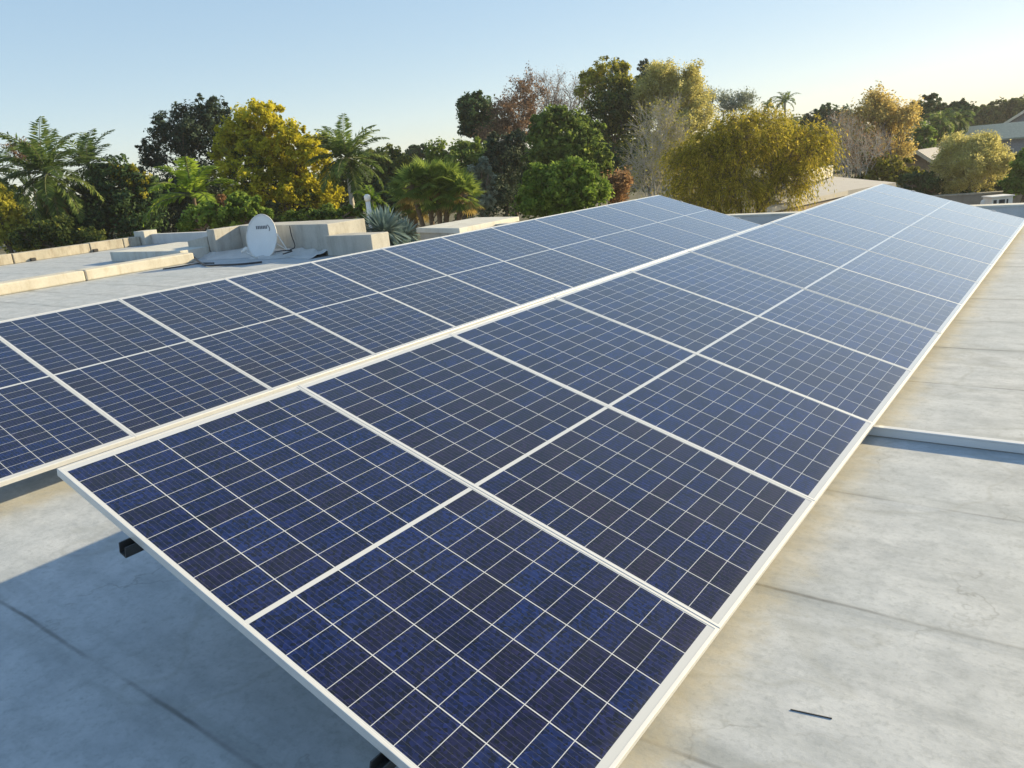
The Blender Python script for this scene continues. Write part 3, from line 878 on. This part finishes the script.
def fan_palm(label, heads, d, rad_px, seed, group=None, fans=22, segn=16, mat='palmbright', dead=5):
    rg = np.random.default_rng(seed)
    c0 = at(heads[0][0], heads[0][1], d); root = np.array([c0[0], c0[1], GROUND])
    e = empty('fan_palm', root); tag(e, label, 'palm', group)
    segs = []; L = rad_px * d / F; PP, NN, TT, LL, WW, TI = [], [], [], [], [], []; DD = []
    for hx, hy in heads:
        c = at(hx, hy, d); base = root + (rg.normal(size=3) * [.2, .2, 0])
        for t in range(5): segs.append((base + (c - base) * t / 5, base + (c - base) * (t + 1) / 5, .09, .085))
        for k in range(fans + dead):
            az = 2.39996 * k + rg.normal(0, .2); q = k / fans
            el = math.radians(78 - 105 * min(q, 1.15) + rg.normal(0, 7))
            dv = np.array([math.cos(az) * math.cos(el), math.sin(az) * math.cos(el), math.sin(el)])
            pl = L * .5 * rg.uniform(.8, 1.15); hub = c + dv * pl
            segs.append((c, hub, .014, .008))
            side = unit(np.cross(dv, [0, 0, 1.0])); nm = np.cross(side, dv); ti = rg.normal(.55, .18)
            isdead = k >= fans
            for j in range(segn):
                a = math.radians(-105 + 210 * (j + .5) / segn)
                t_ = unit(dv * math.cos(a) + side * math.sin(a) + nm * (-.28 * abs(math.sin(a)) - .12) + np.array([0, 0, -.14]))
                l_ = L * .62 * rg.uniform(.85, 1.1)
                rec = (hub + t_ * l_ / 2, unit(nm + side * rg.normal(0, .25)), t_, l_, L * .075, ti + rg.normal(0, .1))
                if isdead: DD.append(rec)
                else:
                    PP.append(rec[0]); NN.append(rec[1]); TT.append(rec[2]); LL.append(rec[3]); WW.append(rec[4]); TI.append(rec[5])
    segs_mesh('trunk', segs, MAT['bark'], e, 6)
    quads('fan_leaves', np.array(PP), np.array(NN), np.array(TT), np.array(LL), np.array(WW), np.array(TI), FOL[mat], e)
    if DD: quads('dead_leaves', *[np.array([r_[i] for r_ in DD]) for i in range(6)], FOL['dead'], e)
    return e

def spiky(label, px, py, d, rad_px, n, seed):
    rg = np.random.default_rng(seed); c = at(px, py, d); L = rad_px * d / F
    root = np.array([c[0], c[1], GROUND]); e = empty('agave', root); tag(e, label, 'agave')
    b = MB(); b.tube([root, c], [.14, .11], 8); b.build('stem', MAT['bark'], e)
    dv = rand_dirs(n * 2); dv = dv[dv[:, 2] > -.55][:n]; m = len(dv)
    ln = L * rg.uniform(.8, 1.1, m)
    droopv = dv.copy(); droopv[:, 2] -= .7 * (1 - np.abs(dv[:, 2])); T2 = unit(droopv)
    N = unit(np.cross(dv, unit(np.cross(dv, np.array([0, 0, 1.0]))))) + rg.normal(size=(m, 3)) * .2
    P = np.concatenate([c + dv * (ln * .3)[:, None], c + dv * (ln * .5)[:, None] + T2 * (ln * .22)[:, None]])
    quads('blades', P, unit(np.concatenate([N, N])), np.concatenate([dv, T2]), np.concatenate([ln * .7, ln * .75]), np.full(2 * m, .05), np.tile(rg.normal(.5, .2, m), 2), FOL['agave'], e)

# --- far treeline (one mass)
def treeline():
    P, D = [], []
    for px in np.arange(-60, 1120, 4.0):
        d = 100 + 10 * math.sin(px * .013)
        hz = 211 - px * .0972
        top = hz - 5 - 5 * math.sin(px * .05) - 4 * math.sin(px * .017 + 1) - 3 * math.sin(px * .13)
        for _ in range(7):
            yy_ = RNG.uniform(0, 1) ** 1.2 * (hz + 34 - top) + top
            P.append(at(px + RNG.uniform(-3, 3), yy_, d + RNG.uniform(-3, 3))); D.append(unit(np.array([.3, -.4, .6])))
    P, D = np.array(P), np.array(D)
    c = leaf_cloud(P, D, 36, np.full((len(P), 1), .95), .36, .7, .5, .4)
    o = quads('far_treeline', *c, FOL['mix'], None)
    tag(o, kind='stuff', label='distant mass of dark trees along the horizon', cat='treeline')
treeline()

# --- left garden
tree('shrub', 'yellow green shrub at the far left edge beyond the parapet', 'shrub', 33, [(6, 228, 24, 32), (0, 205, 16, 20), (30, 250, 14, 18)], 'olive', 150, 44, .15, .30, tint=(.62, .2, .15))
palm('feather_palm', 'large arching feather palm on the left in front of another palm', 47, 174, 35, 60, 28, 'palm', droop=1.2, el=(-50, 86), seed=3, leaflets=60, dead=5, base_px=52)
palm('feather_palm', 'smaller feather palm right of the large arching one on the left', 88, 166, 39, 46, 20, 'palm', droop=1.1, el=(-35, 84), seed=5, leaflets=46)
palm('feather_palm', 'feather palm partly cut off by the left picture edge', -6, 174, 38, 48, 16, 'palm', droop=1.9, el=(-30, 70), seed=8)
wispy('bare_tree', 'brownish thin tree behind the leftmost palms', 'tree', 48, [(24, 152, 18, 14)], 'bark', 'brown', 40, 5, .4, 6, .12, trunk_r=.08)
tree('broadleaf_tree', 'rounded bushy tree with yellowish top right of the left palms', 'tree', 37, [(118, 186, 32, 24), (98, 205, 28, 28), (140, 208, 26, 34), (75, 225, 36, 28), (110, 230, 50, 24)], 'dark', 330, 44, .17, .42,
     extra=[('olive', [(116, 176, 31, 14), (138, 192, 16, 14), (95, 190, 16, 12)], 80, 34)])
tree('broadleaf_tree', 'dark nearly black tree with ragged top left of the yellow tree', 'tree', 41, [(196, 122, 28, 22), (218, 112, 15, 14), (172, 138, 24, 24), (150, 156, 14, 17), (205, 150, 36, 34), (165, 190, 28, 40), (208, 105, 14, 10), (205, 195, 40, 34)],
     'conif', 460, 46, .20, .36, aspect=.35, upb=.7)
palm('banana_palm', 'low palm with broad bright upright fronds left of the dish', 193, 196, 30, 56, 11, 'palmbright', trunk_r=.1, el=(0, 84), droop=1.5, seed=14, leaflets=56, llen=.24, lwid=.085, bark='bark')
tree('shrub', 'bright green glossy shrub below the low palm', 'shrub', 28, [(206, 217, 19, 15), (190, 225, 12, 12)], 'bright', 90, 40, .15, .22)
tree('shrub', 'bright green shrub directly behind the satellite dish', 'shrub', 28, [(243, 209, 22, 14), (262, 218, 14, 12), (232, 220, 16, 12)], 'bright', 100, 40, .15, .22)
tree('shrub', 'small reddish brown shrub tip between the two bright green shrubs', 'shrub', 30, [(222, 202, 9, 7)], 'rust', 24, 30, .12, .16)
tree('broadleaf_tree', 'bright yellow leaved tree with billowing crown behind the dish', 'tree', 36, [(258, 123, 36, 22), (236, 145, 26, 22), (283, 152, 36, 28), (258, 180, 46, 36), (310, 172, 24, 28), (326, 198, 17, 20), (224, 160, 16, 18), (304, 132, 8, 7), (300, 200, 30, 24)],
     'yellow', 520, 46, .16, .30, tint=(.52, .24, .15), extra=[('mix', [(258, 190, 40, 30), (300, 205, 30, 20), (240, 165, 24, 24)], 90, 34)], fill=.25)
tree('broadleaf_tree', 'green mass of trees behind the tall palm with the white trunk', 'tree', 46, [(383, 172, 30, 28), (330, 150, 16, 12), (396, 192, 24, 26), (362, 190, 30, 26), (322, 142, 12, 8)], 'mix', 240, 42, .19, .42, tint=(.55, .2, .15))
palm('tall_palm', 'tall palm with a slim whitish trunk right of the yellow tree', 347, 158, 34, 48, 26, 'palm', trunk_r=.13, el=(-35, 84), droop=1.1, shaft=True, seed=21, base_px=353, leaflets=50)
tree('distant_tree', 'distant dark rounded tree top between the palms and the green tree', 'tree', 72, [(421, 151, 16, 6), (418, 158, 20, 8)], 'dark', 60, 34, .3, .5)
tree('broadleaf_tree', 'fresh green loose crowned tree behind the fan palms', 'tree', 42, [(455, 163, 28, 24), (437, 172, 22, 16), (478, 158, 18, 18), (470, 185, 22, 20)], 'green', 220, 42, .18, .36, tint=(.62, .2, .15))
tree('shrub', 'greyish green shrub right of the fan palms', 'shrub', 34, [(480, 186, 17, 26), (474, 205, 16, 18)], 'grey', 90, 40, .14, .26)
fan_palm('green fan palm with yellowing lower leaves behind the capped shaft', [(428, 180), (448, 184), (438, 196), (412, 188), (462, 196)], 27, 25, 4, mat='green', fans=24, segn=20, dead=4)
fan_palm('shorter fan palm with dead lower leaves behind the blue agave', [(408, 196), (416, 205)], 29, 22, 9, fans=18, mat='green')
palm('banana_palm', 'low yellowing palm at the foot of the tall white trunked palm', 372, 200, 30, 24, 10, 'palmbright', trunk_r=.08, el=(-20, 75), droop=1.7, seed=31, dead=4)
tree('shrub', 'dark green ground shrub behind the long concrete wall', 'shrub', 27, [(330, 218, 22, 12), (300, 220, 20, 10), (356, 214, 12, 10)], 'green', 90, 38, .13, .22, tint=(.3, .2, .12))
spiky('blue grey spiky agave mound between the concrete blocks and the capped shaft', 384, 236, 19.5, 29, 800, 5)
spiky('darker blue grey agave right of the larger agave mound', 404, 238, 20.5, 20, 380, 6)
po = at(368, 203, 26.0); ep = empty('garden_post', (po[0], po[1], GROUND))
tag(ep, 'small white rounded post among the palms above the agave', 'post')
b = MB(); b.tube([(po[0], po[1], GROUND), (po[0], po[1], po[2] + .05)], .08, 10); b.build('shaft', MAT['white'], ep, smooth=True)
b = MB(); b.tube([(po[0], po[1], po[2] + .05), (po[0], po[1], po[2] + .12), (po[0], po[1], po[2] + .24), (po[0], po[1], po[2] + .29)], [.08, .11, .11, .04], 12); b.build('cap', MAT['white'], ep, smooth=True)

# --- dark undergrowth under and behind the trees
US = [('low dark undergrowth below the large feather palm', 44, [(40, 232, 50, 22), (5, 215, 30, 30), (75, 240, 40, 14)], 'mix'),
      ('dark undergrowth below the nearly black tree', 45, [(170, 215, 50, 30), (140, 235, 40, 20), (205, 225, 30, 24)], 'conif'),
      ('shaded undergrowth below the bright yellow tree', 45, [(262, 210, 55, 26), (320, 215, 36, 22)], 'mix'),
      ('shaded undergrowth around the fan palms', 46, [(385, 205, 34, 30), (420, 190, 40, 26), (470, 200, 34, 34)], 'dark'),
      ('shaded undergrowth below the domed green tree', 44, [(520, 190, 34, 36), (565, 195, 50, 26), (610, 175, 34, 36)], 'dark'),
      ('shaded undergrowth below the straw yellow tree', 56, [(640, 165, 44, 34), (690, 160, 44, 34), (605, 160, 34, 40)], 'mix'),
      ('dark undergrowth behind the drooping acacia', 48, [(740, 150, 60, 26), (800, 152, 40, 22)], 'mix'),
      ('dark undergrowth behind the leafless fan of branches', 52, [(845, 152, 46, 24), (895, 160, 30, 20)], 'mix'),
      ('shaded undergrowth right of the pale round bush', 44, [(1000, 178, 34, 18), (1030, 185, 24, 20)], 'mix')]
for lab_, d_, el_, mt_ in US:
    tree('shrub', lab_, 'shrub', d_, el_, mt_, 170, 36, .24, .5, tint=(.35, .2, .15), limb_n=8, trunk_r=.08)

tree('shrub', 'dull green shrub in front of the trunk of the large feather palm', 'shrub', 32, [(52, 236, 24, 20), (80, 244, 26, 16), (30, 240, 18, 16)], 'mix', 130, 40, .14, .28, tint=(.35, .2, .15))

# --- middle
tree('broadleaf_tree', 'dark green tree with a smooth rounded top at the left of the tall group', 'tree', 50, [(478, 116, 21, 22), (486, 130, 22, 16), (470, 128, 14, 12)], 'dark', 190, 42, .20, .40)
wispy('bare_tree', 'reddish brown half bare tree between the dark tree and the bare tree', 'tree', 48, [(516, 118, 26, 30), (500, 138, 26, 18), (528, 100, 16, 22)], 'bark', 'brown', 190, 7, .6, 5, .12, trunk_r=.14, base_px=518, spread=.22)
wispy('bare_tree', 'leafless grey brown tree rising against the sky', 'tree', 52, [(558, 92, 30, 25), (560, 110, 30, 20), (582, 96, 16, 22)], 'bark', 'brown', 150, 8, .7, 2, .08, trunk_r=.15, base_px=556, low=1.0)
tree('cypress', 'dark upright evergreen beside the green shrub right of the shaft', 'tree', 39, [(505, 165, 20, 34), (502, 198, 22, 28), (515, 150, 14, 20)], 'conif', 250, 44, .16, .34, aspect=.4)
tree('broadleaf_tree', 'glossy mid green tree with a domed crown in front of the bare trees', 'tree', 35, [(562, 138, 36, 26), (585, 158, 30, 24), (545, 150, 22, 26), (600, 172, 14, 14), (550, 122, 18, 12)], 'green', 380, 46, .17, .32, tint=(.42, .2, .15))
tree('shrub', 'low bright green bush in front of the domed green tree', 'shrub', 26, [(560, 192, 42, 30), (536, 200, 24, 24), (590, 196, 22, 24)], 'bright', 280, 46, .11, .22, tint=(.42, .2, .15))
wispy('shrub', 'rust coloured shrub right of the low bright green bush', 'shrub', 28, [(614, 192, 15, 14), (622, 186, 12, 10)], 'bark', 'rust', 45, 6, .3, 8, .11, trunk_r=.06, spread=.16)
tree('broadleaf_tree', 'tall dark centred tree with a yellow brown top in the middle group', 'tree', 46, [(604, 118, 32, 30), (630, 125, 26, 30), (612, 92, 26, 20), (590, 140, 24, 24), (640, 100, 18, 22)], 'mix', 330, 42, .16, .36, tint=(.34, .2, .14),
     extra=[('olive', [(608, 76, 27, 15), (590, 92, 16, 18), (625, 90, 16, 14)], 150, 36)])
tree('conifer', 'pointed dark tree top showing above the yellow brown tree', 'tree', 60, [(617, 66, 9, 8), (617, 80, 11, 14)], 'conif', 60, 34, .22, .3, aspect=.35)
tree('conifer', 'small dark tree tip between the yellow brown and the straw yellow tree', 'tree', 60, [(644, 66, 6, 7), (645, 80, 9, 12)], 'conif', 50, 34, .2, .28, aspect=.35)
wispy('broadleaf_tree', 'tall straw yellow tree with thin airy crown right of the dark centred tree', 'tree', 45, [(672, 86, 32, 24), (692, 108, 26, 26), (655, 100, 22, 26), (686, 130, 24, 24)], 'palebark', 'straw', 300, 7, .5, 14, .12, trunk_r=.15, base_px=668, low=0.0, spread=.25)
wispy('bare_tree', 'dense grey twiggy tree fanning upwards in front of the straw yellow tree', 'tree', 33, [(652, 150, 34, 46), (640, 172, 32, 30), (670, 135, 24, 36)], 'palebark', 'olive', 340, 7, .5, 1, .07, trunk_r=.12, base_px=652, low=-1.9, r_end=.007, lo=.2)
wispy('acacia', 'broad drooping olive acacia in front of the grey shed roof', 'tree', 24, [(748, 140, 64, 26), (705, 172, 38, 32), (790, 158, 32, 30), (755, 122, 44, 14), (720, 192, 50, 20), (775, 190, 36, 20), (812, 148, 16, 20), (690, 200, 26, 14)], 'bark', 'acacia',
      400, 8, .5, 8, .10, trunk_r=.13, base_px=748, low=-1.4, lift=.5, droop=.16, r_end=.004, lo=.25, lumps=6, aspect=.24, strings=.42, spread=.17, tint=(.5, .28, .16))
palm('distant_palm', 'small distant palm showing above the drooping acacia', 785, 101, 70, 17, 14, 'palm', droop=1.6, el=(-20, 78), seed=41, leaflets=26, lwid=.08)
palm('distant_palm', 'faint distant palm just left of the one above the acacia', 768, 106, 84, 12, 12, 'palm', droop=1.6, el=(-20, 78), seed=43, leaflets=22, lwid=.09)
wispy('distant_tree', 'thin pale tree top left of the distant palms', 'tree', 60, [(712, 102, 18, 10), (738, 104, 18, 9)], 'palebark', 'grey', 60, 6, .6, 8, .14, trunk_r=.1, spread=.3)

# --- right
tree('distant_tree', 'dark distant tree between the acacia and the autumn coloured tree', 'tree', 66, [(828, 117, 16, 11), (815, 122, 16, 10), (842, 122, 14, 14)], 'dark', 120, 36, .26, .5)
wispy('broadleaf_tree', 'autumn coloured tree with golden brown leaves right of the acacia', 'tree', 46, [(888, 116, 26, 16), (894, 132, 18, 24), (868, 122, 20, 14), (900, 150, 9, 14), (880, 104, 12, 10)], 'bark', 'autumn', 150, 7, .65, 6, .15, trunk_r=.14, base_px=892, spread=.26)
wispy('bare_tree', 'leafless brownish fan of branches beside the grey shed roof', 'tree', 40, [(848, 146, 32, 32), (868, 152, 28, 28), (836, 140, 22, 28)], 'palebark', 'brown', 260, 5, .5, 1, .08, trunk_r=.12, base_px=858, low=-2.6, r_end=.007, lo=.25)
tree('shrub', 'dull olive bush at the foot of the leafless fan of branches', 'shrub', 40, [(888, 168, 22, 14), (905, 178, 24, 12), (870, 178, 20, 8)], 'olive', 120, 40, .14, .26, tint=(.2, .2, .12))
tree('broadleaf_tree', 'small fresh green tree between the autumn tree and the palms', 'tree', 52, [(926, 140, 10, 18), (920, 152, 10, 12)], 'bright', 80, 40, .2, .36)
tree('broadleaf_tree', 'dark tree behind the shaggy palm on the right', 'tree', 62, [(928, 108, 16, 12), (962, 112, 18, 10), (948, 118, 22, 14)], 'dark', 150, 38, .26, .5)
palm('date_palm', 'shaggy dark palm with hanging fronds behind the pale round bush', 940, 122, 54, 24, 24, 'palm', droop=2.2, el=(-55, 75), seed=51, leaflets=30, dead=8, lwid=.07, bark='bark')
palm('date_palm', 'second shaggy palm right of the first behind the pale round bush', 957, 120, 56, 22, 20, 'palm', droop=2.1, el=(-50, 75), seed=53, leaflets=30, dead=4, lwid=.07, bark='bark')
tree('distant_tree', 'olive tree row above the house roofs at the right edge', 'tree', 85, [(1000, 116, 34, 12), (975, 122, 22, 12), (1022, 108, 24, 10), (985, 132, 40, 10)], 'mix', 260, 40, .34, .7, tint=(.35, .2, .15))
wispy('shrub', 'round pale straw coloured bush in front of the houses', 'shrub', 36, [(967, 163, 33, 26), (955, 172, 18, 20), (986, 170, 24, 24), (965, 150, 26, 16)], 'palebark', 'straw', 520, 7, .35, 9, .085, trunk_r=.1, low=-2.2, spread=.16, lo=.55, tint=(.6, .22, .15))
tree('shrub', 'dark purple grey hedge below the pale round bush', 'shrub', 36.5, [(935, 188, 24, 14), (912, 184, 20, 10), (965, 192, 30, 8), (995, 190, 20, 10)], 'dark', 150, 40, .14, .26)
tree('broadleaf_tree', 'mid green bush at the right picture edge', 'shrub', 33, [(1024, 172, 14, 22), (1036, 160, 16, 16), (1016, 186, 12, 12)], 'bright', 150, 42, .15, .30, tint=(.35, .2, .12))

# ------------------------------------------------------------------ neighbouring buildings
# grey flat shed roof with a cream parapet
z = -0.5
pts = [on(785, 204, z), on(848, 190.5, z), on(896, 182.5, z), on(833, 176.5, z)]
pl = [(p[0], p[1]) for p in pts]; pl = [pl[0], (pl[1][0], pl[1][1]), pl[2], pl[3]]
left = np.array(pl[0]); far = np.array(pl[3]); back = far + (far - left) * .0
sh = empty('outbuilding', (pl[0][0], pl[0][1], GROUND))
tag(sh, 'flat roofed outbuilding with cream parapet behind the drooping acacia', 'outbuilding')
ext = np.array(pl[0]) + (np.array(pl[0]) - np.array(pl[1])) * .25
poly = [tuple(ext), pl[0], pl[1], pl[2], pl[3]]
b = MB(); b.prism(poly, z - .16, z); b.build('flat_roof', MAT['greyroof'], sh)
cxy = np.mean(poly, axis=0); ins = [tuple(cxy + (np.array(p) - cxy) * .93) for p in poly]
b = MB(); b.prism(ins, GROUND, z - .163); b.build('wall', MAT['brownwall'], sh)
pa = on(833, 176.5, z); pb = on(797, 186.5, z); dv = (pb - pa)[:2]; dv /= np.linalg.norm(dv); nv = np.array([-dv[1], dv[0]])
if nv[0] > 0: nv = -nv
p0 = pa[:2]; p1 = p0 + dv * 7.0
b = MB(); b.prism([tuple(p0), tuple(p1), tuple(p1 + nv * .25), tuple(p0 + nv * .25)], z + .002, z + .50); b.build('parapet', MAT['pale'], sh, bevel=.01)
for t in (.9, 1.7, 2.5, 3.3, 4.2):
    q = p0 + dv * t
    b = MB(); b.prism([tuple(q - nv * .004), tuple(q + dv * .38 - nv * .004), tuple(q + dv * .38 + nv * .02), tuple(q + nv * .02)], z + .08, z + .30); b.build('vent_opening', MAT['garden'], sh)

def house(label, c, yaw, w, l, hw_, hr, wallm, roofm, windows=2, over=.4, chimney=False):
    """gabled house: walls, roof planes, trim, windows; ridge along its length"""
    e = empty('house', (c[0], c[1], GROUND)); e.rotation_euler = (0, 0, yaw); tag(e, label, 'house')
    W, L = w / 2, l / 2
    b = MB(); b.box(-L, L, -W, W, 0, hw_)
    b.v += [(-L, -W, hw_), (-L, W, hw_), (-L, 0, hw_ + hr), (L, -W, hw_), (L, W, hw_), (L, 0, hw_ + hr)]
    k = len(b.v) - 6; b.f += [(k + 1, k, k + 2), (k + 3, k + 4, k + 5)]
    b.build('wall', wallm, e, local=True)
    b = MB(); s = hr / W; t = .12
    for sg in (-1, 1):
        y0, z0 = sg * (W + over), hw_ - s * over
        a = [(-L - over, y0, z0 + .02), (L + over, y0, z0 + .02), (L + over, 0, hw_ + hr + .02), (-L - over, 0, hw_ + hr + .02)]
        top = [(x, y_, zz_ + t) for x, y_, zz_ in a]
        b.face(a if sg > 0 else a[::-1]); b.face(top[::-1] if sg > 0 else top)
        for i in range(4):
            j = (i + 1) % 4; b.face([a[i], a[j], top[j], top[i]])
    ro = b.build('roof', roofm, e, local=True)
    for xg in (-L - over - .02, L + over + .02):
        for sg in (-1, 1):
            p0 = np.array([xg, sg * (W + over), hw_ - s * over + .06]); p1 = np.array([xg, 0, hw_ + hr + .06])
            dd = unit(p1 - p0); up_ = np.cross([1, 0, 0], dd)
            b = MB(); b.obox((p0 + p1) / 2, (p1 - p0) / 2, (.02, 0, 0), up_ * .11)
            b.build('barge_board', MAT['trim'], ro, local=True)
    for i in range(windows):
        x = -L + (i + .5) * l / windows
        for sg in (-1,):
            b = MB(); b.box(x - .6, x + .6, sg * W - .04, sg * W + .02, 1.0, 2.1); wf = b.build('window', MAT['trim'], e, local=True)
            b = MB(); b.box(x - .52, x + .52, sg * W - .055, sg * W - .042, 1.08, 2.02); b.build('pane', MAT['glass'], wf, local=True)
    if chimney:
        b = MB(); b.box(L * .3, L * .3 + .5, -.9, -.4, hw_ + .2, hw_ + hr + .7); b.build('chimney', MAT['trim'], ro, local=True)
    return e
hA = at(922, 162, 50); house('small grey roofed house showing behind the autumn tree', (hA[0] + 0.3, hA[1] + 2.2), math.radians(75), 2.2, 4.2, hA[2] - GROUND - .1, .75, MAT['brownwall'], MAT['tile'])
hB = at(998, 138, 60); house('long olive roofed house at the right beyond the pale bush', (hB[0] + 1.5, hB[1] + 3), math.radians(8), 5, 11, hB[2] - GROUND - .05, .95, MAT['tile'], MAT['greentile'], 4, chimney=True)  # shade of the white wall is put into its colour as dark slate
hC = at(1030, 120, 72); house('house with a steep slate gable at the right picture edge', (hC[0] + 3, hC[1] + 2), math.radians(70), 9, 12, hC[2] - GROUND - 1.2, 2.6, MAT['tile'], MAT['tile'], 3)

# garden wall and small glazed hutch beyond the roof end
ga, gb = at(925, 192, 35.5), at(1090, 188, 33)
dv = (gb - ga)[:2]; dv /= np.linalg.norm(dv); nv = np.array([-dv[1], dv[0]])
ztop = at(990, 193.5, 34.5)[2]
b = MB(); p0 = ga[:2]; p1 = gb[:2]
gw = empty('garden_wall', (p0[0], p0[1], GROUND)); tag(gw, 'weathered grey garden wall below the pale round bush', 'wall')
b.prism([tuple(p0), tuple(p1), tuple(p1 + nv * .22), tuple(p0 + nv * .22)], GROUND, ztop); b.build('masonry', MAT['garden'], gw)
b = MB(); b.prism([tuple(p0 - nv * .04), tuple(p1 - nv * .04), tuple(p1 + nv * .26), tuple(p0 + nv * .26)], ztop + .001, ztop + .06); b.build('coping', MAT['coping'], gw)
hc = at(1002, 205, 30); hz = at(1002, 195.5, 30)[2]
hu = empty('hutch', (hc[0], hc[1], GROUND)); tag(hu, 'small white hutch with dark panes in front of the garden wall', 'hutch')
ax = unit(np.array([CAM[0, 0], CAM[1, 0], 0])); ay = np.array([-ax[1], ax[0], 0])
def hbox(b, u0, u1, v0, v1, z0, z1):
    q = [hc + ax * u + ay * v for u, v in ((u0, v0), (u1, v0), (u1, v1), (u0, v1))]
    return b.prism([(p[0], p[1]) for p in q], z0, z1)
hbox(MB(), -.40, .40, 0, .6, GROUND, hz - .05).build('cabinet', MAT['white'], hu)
hbox(MB(), -.44, .44, -.06, .66, hz - .049, hz).build('lid', MAT['white'], hu, bevel=.01)
for u0, u1 in ((-.34, -.22), (-.13, .10), (.16, .22)):
    hbox(MB(), u0, u1, -.012, .004, hz - .62, hz - .14).build('pane', MAT['glass'], hu)
hp = at(983, 203, 30.5); b = MB(); b.tube([(hp[0], hp[1], GROUND), (hp[0], hp[1], hp[2] + .02), (hp[0], hp[1], hp[2] + .12)], [.10, .10, .05], 10)
tag(b.build('bollard', MAT['white'], smooth=True), 'short white bollard left of the small white hutch', 'bollard')

# ------------------------------------------------------------------ air
hz_ = MB(); hz_.box(-270, 270, -130, 310, GROUND - 1.0, 14.0)
hm = bpy.data.materials.new('pale_air'); hm.use_nodes = True
hm.node_tree.nodes.remove(hm.node_tree.nodes['Principled BSDF'])
pv = hm.node_tree.nodes.new('ShaderNodeVolumePrincipled')
pv.inputs['Color'].default_value = (0.92, 0.95, 1.0, 1); pv.inputs['Density'].default_value = 0.0005; pv.inputs['Anisotropy'].default_value = 0.3
hm.node_tree.links.new(pv.outputs[0], hm.node_tree.nodes['Material Output'].inputs['Volume'])
tag(hz_.build('haze', hm), kind='stuff')
